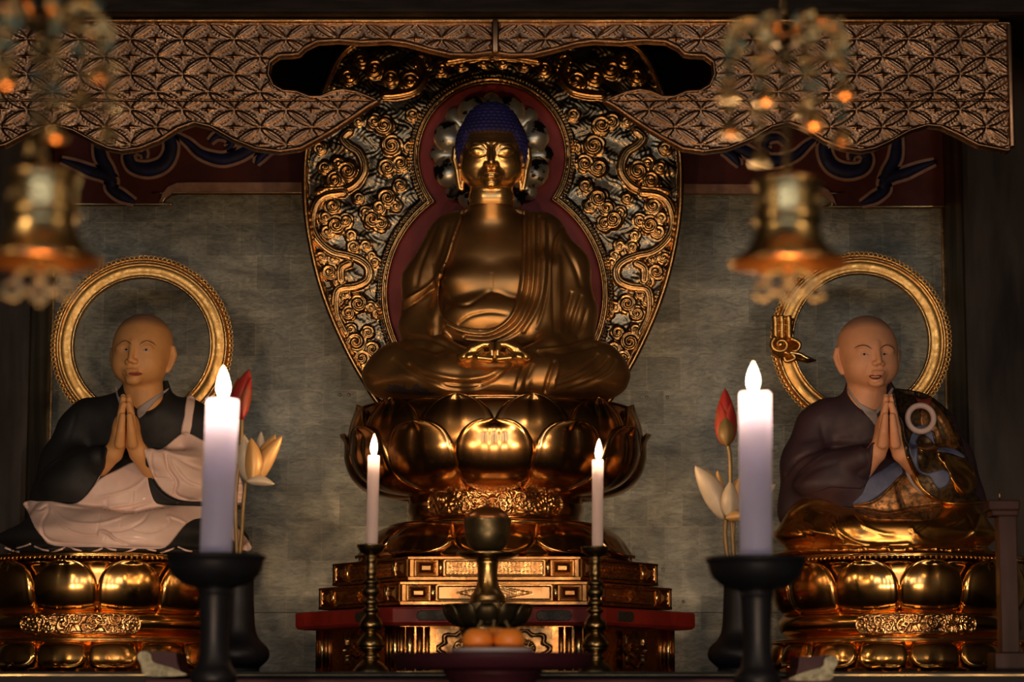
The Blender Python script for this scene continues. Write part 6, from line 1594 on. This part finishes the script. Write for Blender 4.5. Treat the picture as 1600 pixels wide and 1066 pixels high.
flower('lotus_flower', 'open golden lotus flower beside the left thick candle', 373, [(384, 752), (380, 790), (378, 830), (375, 866)],
       [(fpetal((404, 752), (408, 674), 10, 5, y_, .035), 'petal_white'), (fpetal((396, 754), (430, 679), 13, 7, y_, .02, -.05), 'petal_gold'), (fpetal((402, 755), (441, 681), 13, 7, y_, 0.0, -.12), 'petal_gold'),
        (fpetal((390, 755), (381, 679), 15, 9, y_, 0, -.06), 'petal_white'), (fpetal((394, 757), (392, 684), 14, 9, y_, -.02, .1), 'petal_gold'), (fpetal((386, 752), (366, 700), 9, 6, y_, .01, .2), 'petal_white'),
        (fpetal((385, 752), (429, 757), 8, 5, y_, -.03, -.14), 'petal_white')])
flower('lotus_flower_stalk', 'thin gilt stalk standing in the left black vase', 373, [(367, 758), (366, 800), (369, 840), (372, 866)], [(fpetal((367, 760), (370, 735), 4, 2, y_), 'petal_gold')], 2.2)
flower('lotus_bud', 'upright red and green lotus bud left of the right thick candle', 1154, [(1137, 692), (1141, 720), (1142, 780), (1146, 866)],
       [(fpetal((1135, 697), (1133, 607), 17.5, 11, y_, 0, 0, wmax=.36), 'bud_red'), (fpetal((1137, 697), (1126, 628), 13, 10, y_, -.008, .1, wmax=.4), 'bud_red'), (fpetal((1136, 697), (1143, 630), 13, 10, y_, -.010, -.1, wmax=.4), 'bud_red'), (fpetal((1136, 697), (1134, 650), 13, 9, y_, -.022, 0), 'bud_green')]
       if M.setdefault('bud_green', mat('bud_green', (0.26, 0.14, 0.04), (0.12, 0.13, 0.05), .45, .5, .1, 14)) else [])
flower('lotus_flower', 'open pale lotus flower left of the right thick candle', 1154, [(1135, 812), (1133, 835), (1136, 868)],
       [(fpetal((1132, 812), (1086, 728), 18, 9, y_, .01, .10), 'petal_white'), (fpetal((1128, 806), (1104, 733), 12, 6, y_, .035, .05), 'petal_gold'), (fpetal((1127, 790), (1121, 735), 7.5, 4, y_, .02, 0), 'petal_gold'),
        (fpetal((1140, 812), (1141, 752), 14, 9, y_, -.015, 0), 'petal_white'), (fpetal((1148, 814), (1156, 745), 14, 8, y_, .01, -.1), 'petal_gold'), (fpetal((1150, 812), (1212, 757), 15, 8, y_, 0, -.12), 'petal_white'),
        (fpetal((1134, 810), (1172, 806), 8, 5, y_, -.035, -.1), 'petal_gold')], 3.6)
flower('lotus_flower_stalk', 'pair of thin stalks beneath the pale lotus flower', 1154, [(1147, 812), (1146, 840), (1147, 868)], [(fpetal((1147, 812), (1147, 790), 4, 2, y_), 'petal_gold')], 2.6)

# ================================================================== spike stand at the right edge
YK = -1.02; M['red_wood'] = mat('red_wood', (0.040, 0.010, 0.007), (0.020, 0.007, 0.005), .35, .5, 0, 10, stretch=(1, 1, .2), spec=.15)
kc = P(1567, 900, YK); sk_ = S(YK, 900)
ks = thing('spiked_candle_post', 'dark red wooden post with a block top and bare metal spike at the right edge', 'candle stand', (kc.x, YK, ZT))
zz_ = lambda y: P(1567, y, YK).z
kx = lambda x: P(x, 900, YK).x
mk('post', blk(kx(1559), kx(1588), YK - .028, YK + .028, zz_(1040), zz_(806), .003), M['red_wood'], ks, smooth=False)
mk('block_top', merge(blk(kx(1543), kx(1592), YK - .045, YK + .045, zz_(799), zz_(783), .004), blk(kx(1548), kx(1590), YK - .04, YK + .04, zz_(808), zz_(798), .004)), M['red_wood'], ks, smooth=False)
mk('foot', blk(kx(1545), kx(1600), YK - .055, YK + .055, ZT + .0005, zz_(1020), .004), M['red_wood'], ks, smooth=False)
mk('spike', tube([(kx(1565), YK, zz_(784)), (kx(1565), YK, zz_(764))], [1.6 * sk_, .4 * sk_], 8), M['brass'], ks)

# ================================================================== hanging brass lanterns
def lantern(cx, Y, sc, dy, label, seed):
    s = S(Y, 300) * sc; rs = np.random.RandomState(seed)
    O = P(cx, 410 + dy, Y); zz = lambda y: O.z + (410 - y) * s       # traced on the right lantern
    t = thing('hanging_bell_lantern', label, 'lantern', (O.x, Y, zz(410)), 'hanging brass bell lanterns')
    L = lambda l, m=3: lathe((O.x, Y), [(max(r, .2) * s, zz(y)) for r, y in cr(l, m)], 56)
    dr = mk('drum', L([(1, 276), (44, 277), (51, 280), (53, 284), (53, 293), (50, 296), (49.5, 300), (49.5, 332), (50, 335), (53, 338), (53, 349), (50, 352), (50, 358), (53, 368), (58, 380), (68, 392), (82, 402), (91, 409), (92, 413), (90, 415), (80, 410), (66, 402), (52, 396), (44, 390), (40, 380), (38, 360), (38, 300), (1, 298)]), M['brass_bell'], t)
    for k in range(6):
        a = 2 * PI * k / 6 - PI / 2 + .1
        g = torus((0, 0, 0), 9 * s, 1.8 * s, 20, 6, 'y'); c, s2 = math.cos(a), math.sin(a)
        V = [(O.x + 50.5 * s * c - x * s2 + y * c, Y + 50.5 * s * s2 + x * c + y * s2, z + zz(316)) for x, y, z in g[0]]
        mk('round_boss', (V, g[1]), M['brass_bell'], dr)
    for y in (286, 344): mk('band', torus((O.x, Y, zz(y)), 53 * s, 2.2 * s, 56, 8), M['brass_bell'], dr)
    mk('finial', L([(1, 255), (5, 257), (9, 262), (7, 267), (14, 272), (18, 277), (1, 278)]), M['brass_dark'], t)
    # bead chain and rod up to the ceiling
    for k in range(10):
        y = 252 - k * 16; mk('bead', L([(1, y - 7), (4, y - 6), (7.5, y), (4, y + 6), (1, y + 7)]), M['brass_dark'], t)
    mk('rod', tube([(O.x, Y, zz(258)), (O.x, Y, 4.598)], 3 * s, 8), M['brass_dark'], t)
    cn = mk('canopy', L([(1, 28), (12, 30), (22, 38), (34, 50), (38, 54), (34, 58), (18, 58), (8, 70), (14, 84), (8, 96), (1, 98)]), M['brass_dark'], t)
    for k in range(8):
        a = 2 * PI * k / 8 + .35; c, q = math.cos(a), math.sin(a)
        path = cr([(30, 52), (55, 30), (82, 34), (98, 58), (92, 76), (78, 72), (80, 60)], 5)
        pts = [(O.x + r * s * c, Y + r * s * q, zz(y)) for r, y in path]
        arm = mk('curled_arm', tube(pts, np.linspace(5.5, 2.6, len(pts)) * s, 8), M['brass_bell'], cn)
        for j in range(4):      # leaf ornaments along the arm
            r, y = path[min(4 + j * 7, len(path) - 1)]; ss = (8 + 8 * rs.rand()) * s; g = ball((0, 0, 0), ss, 10, 6, .35 + .5 * rs.rand(), .5)
            an = rs.rand() * 3; V = [(O.x + r * s * c + x * math.cos(an) - z * math.sin(an), Y + r * s * q + y0, zz(y) + x * math.sin(an) + z * math.cos(an)) for x, y0, z in g[0]]
            mk('leaf', (V, g[1]), M['brass_bell'] if rs.rand() < .6 else M['verdigris'], arm)
        # hanging string with small bell
        x0, y0 = O.x + 96 * s * c, Y + 96 * s * q; low = 228 + rs.randint(-26, 12) if k % 2 == 0 else 150 + rs.randint(-20, 30)
        st = mk('bead_string', tube([(x0, y0, zz(60)), (x0, y0, zz(low - 14))], 2.6 * s, 6), M['brass_dark'], cn)
        for yy in range(84, low - 22, 22):
            kind = rs.randint(3); w_ = (8 + 7 * rs.rand())
            mk('string_ornament', lathe((x0, y0), [(.3 * s, zz(yy - 6)), (w_ * s, zz(yy - 2)), (w_ * (1.5 if kind == 1 else .7) * s, zz(yy + 3)), (.3 * s, zz(yy + 7))], 8 if kind else 5), M['brass_bell'] if rs.rand() < .65 else M['verdigris'], st)
        mk('small_bell', lathe((x0, y0), [(q_ * s, zz(low + y)) for q_, y in [(1, -14), (7, -13), (12, -9), (14, 0), (15, 4), (19, 8), (19, 11), (13, 10), (10, 4), (1, 3)]], 24), M['brass_bell'], cn)
    # cloud-shaped openwork tassel plate below the mouth
    oc = lambda x, y: (O.x + (x) * s, zz(y))
    def loop(x, y, r, w_): return torus((O.x + x * s, Y, zz(y)), r * s, w_ * s, 24, 8, 'y')
    g = [tube([(O.x, Y, zz(299)), (O.x, Y, zz(416))], 1.6 * s, 6), loop(0, 420, 14, 4), loop(-18, 440, 17, 5), loop(18, 440, 17, 5), loop(-40, 455, 12, 4.5), loop(40, 455, 12, 4.5), loop(0, 458, 12, 5),
         ball((O.x, Y, zz(438)), 9 * s, 12, 8), ball((O.x - 52 * s, Y, zz(461)), 6 * s, 10, 6), ball((O.x + 52 * s, Y, zz(461)), 6 * s, 10, 6), ball((O.x, Y, zz(474)), 6 * s, 10, 6),
         ball((O.x - 28 * s, Y, zz(426)), 7 * s, 10, 6), ball((O.x + 28 * s, Y, zz(426)), 7 * s, 10, 6)]
    mk('cloud_pendant', merge(*g), M['verdigris'], t)
lantern(1232, -3.95, 1.0, 0, 'hanging brass bell lantern with bead strings at the upper right', 4)
lantern(64, -4.35, 1.05, -4, 'hanging brass bell lantern with bead strings at the upper left', 9)
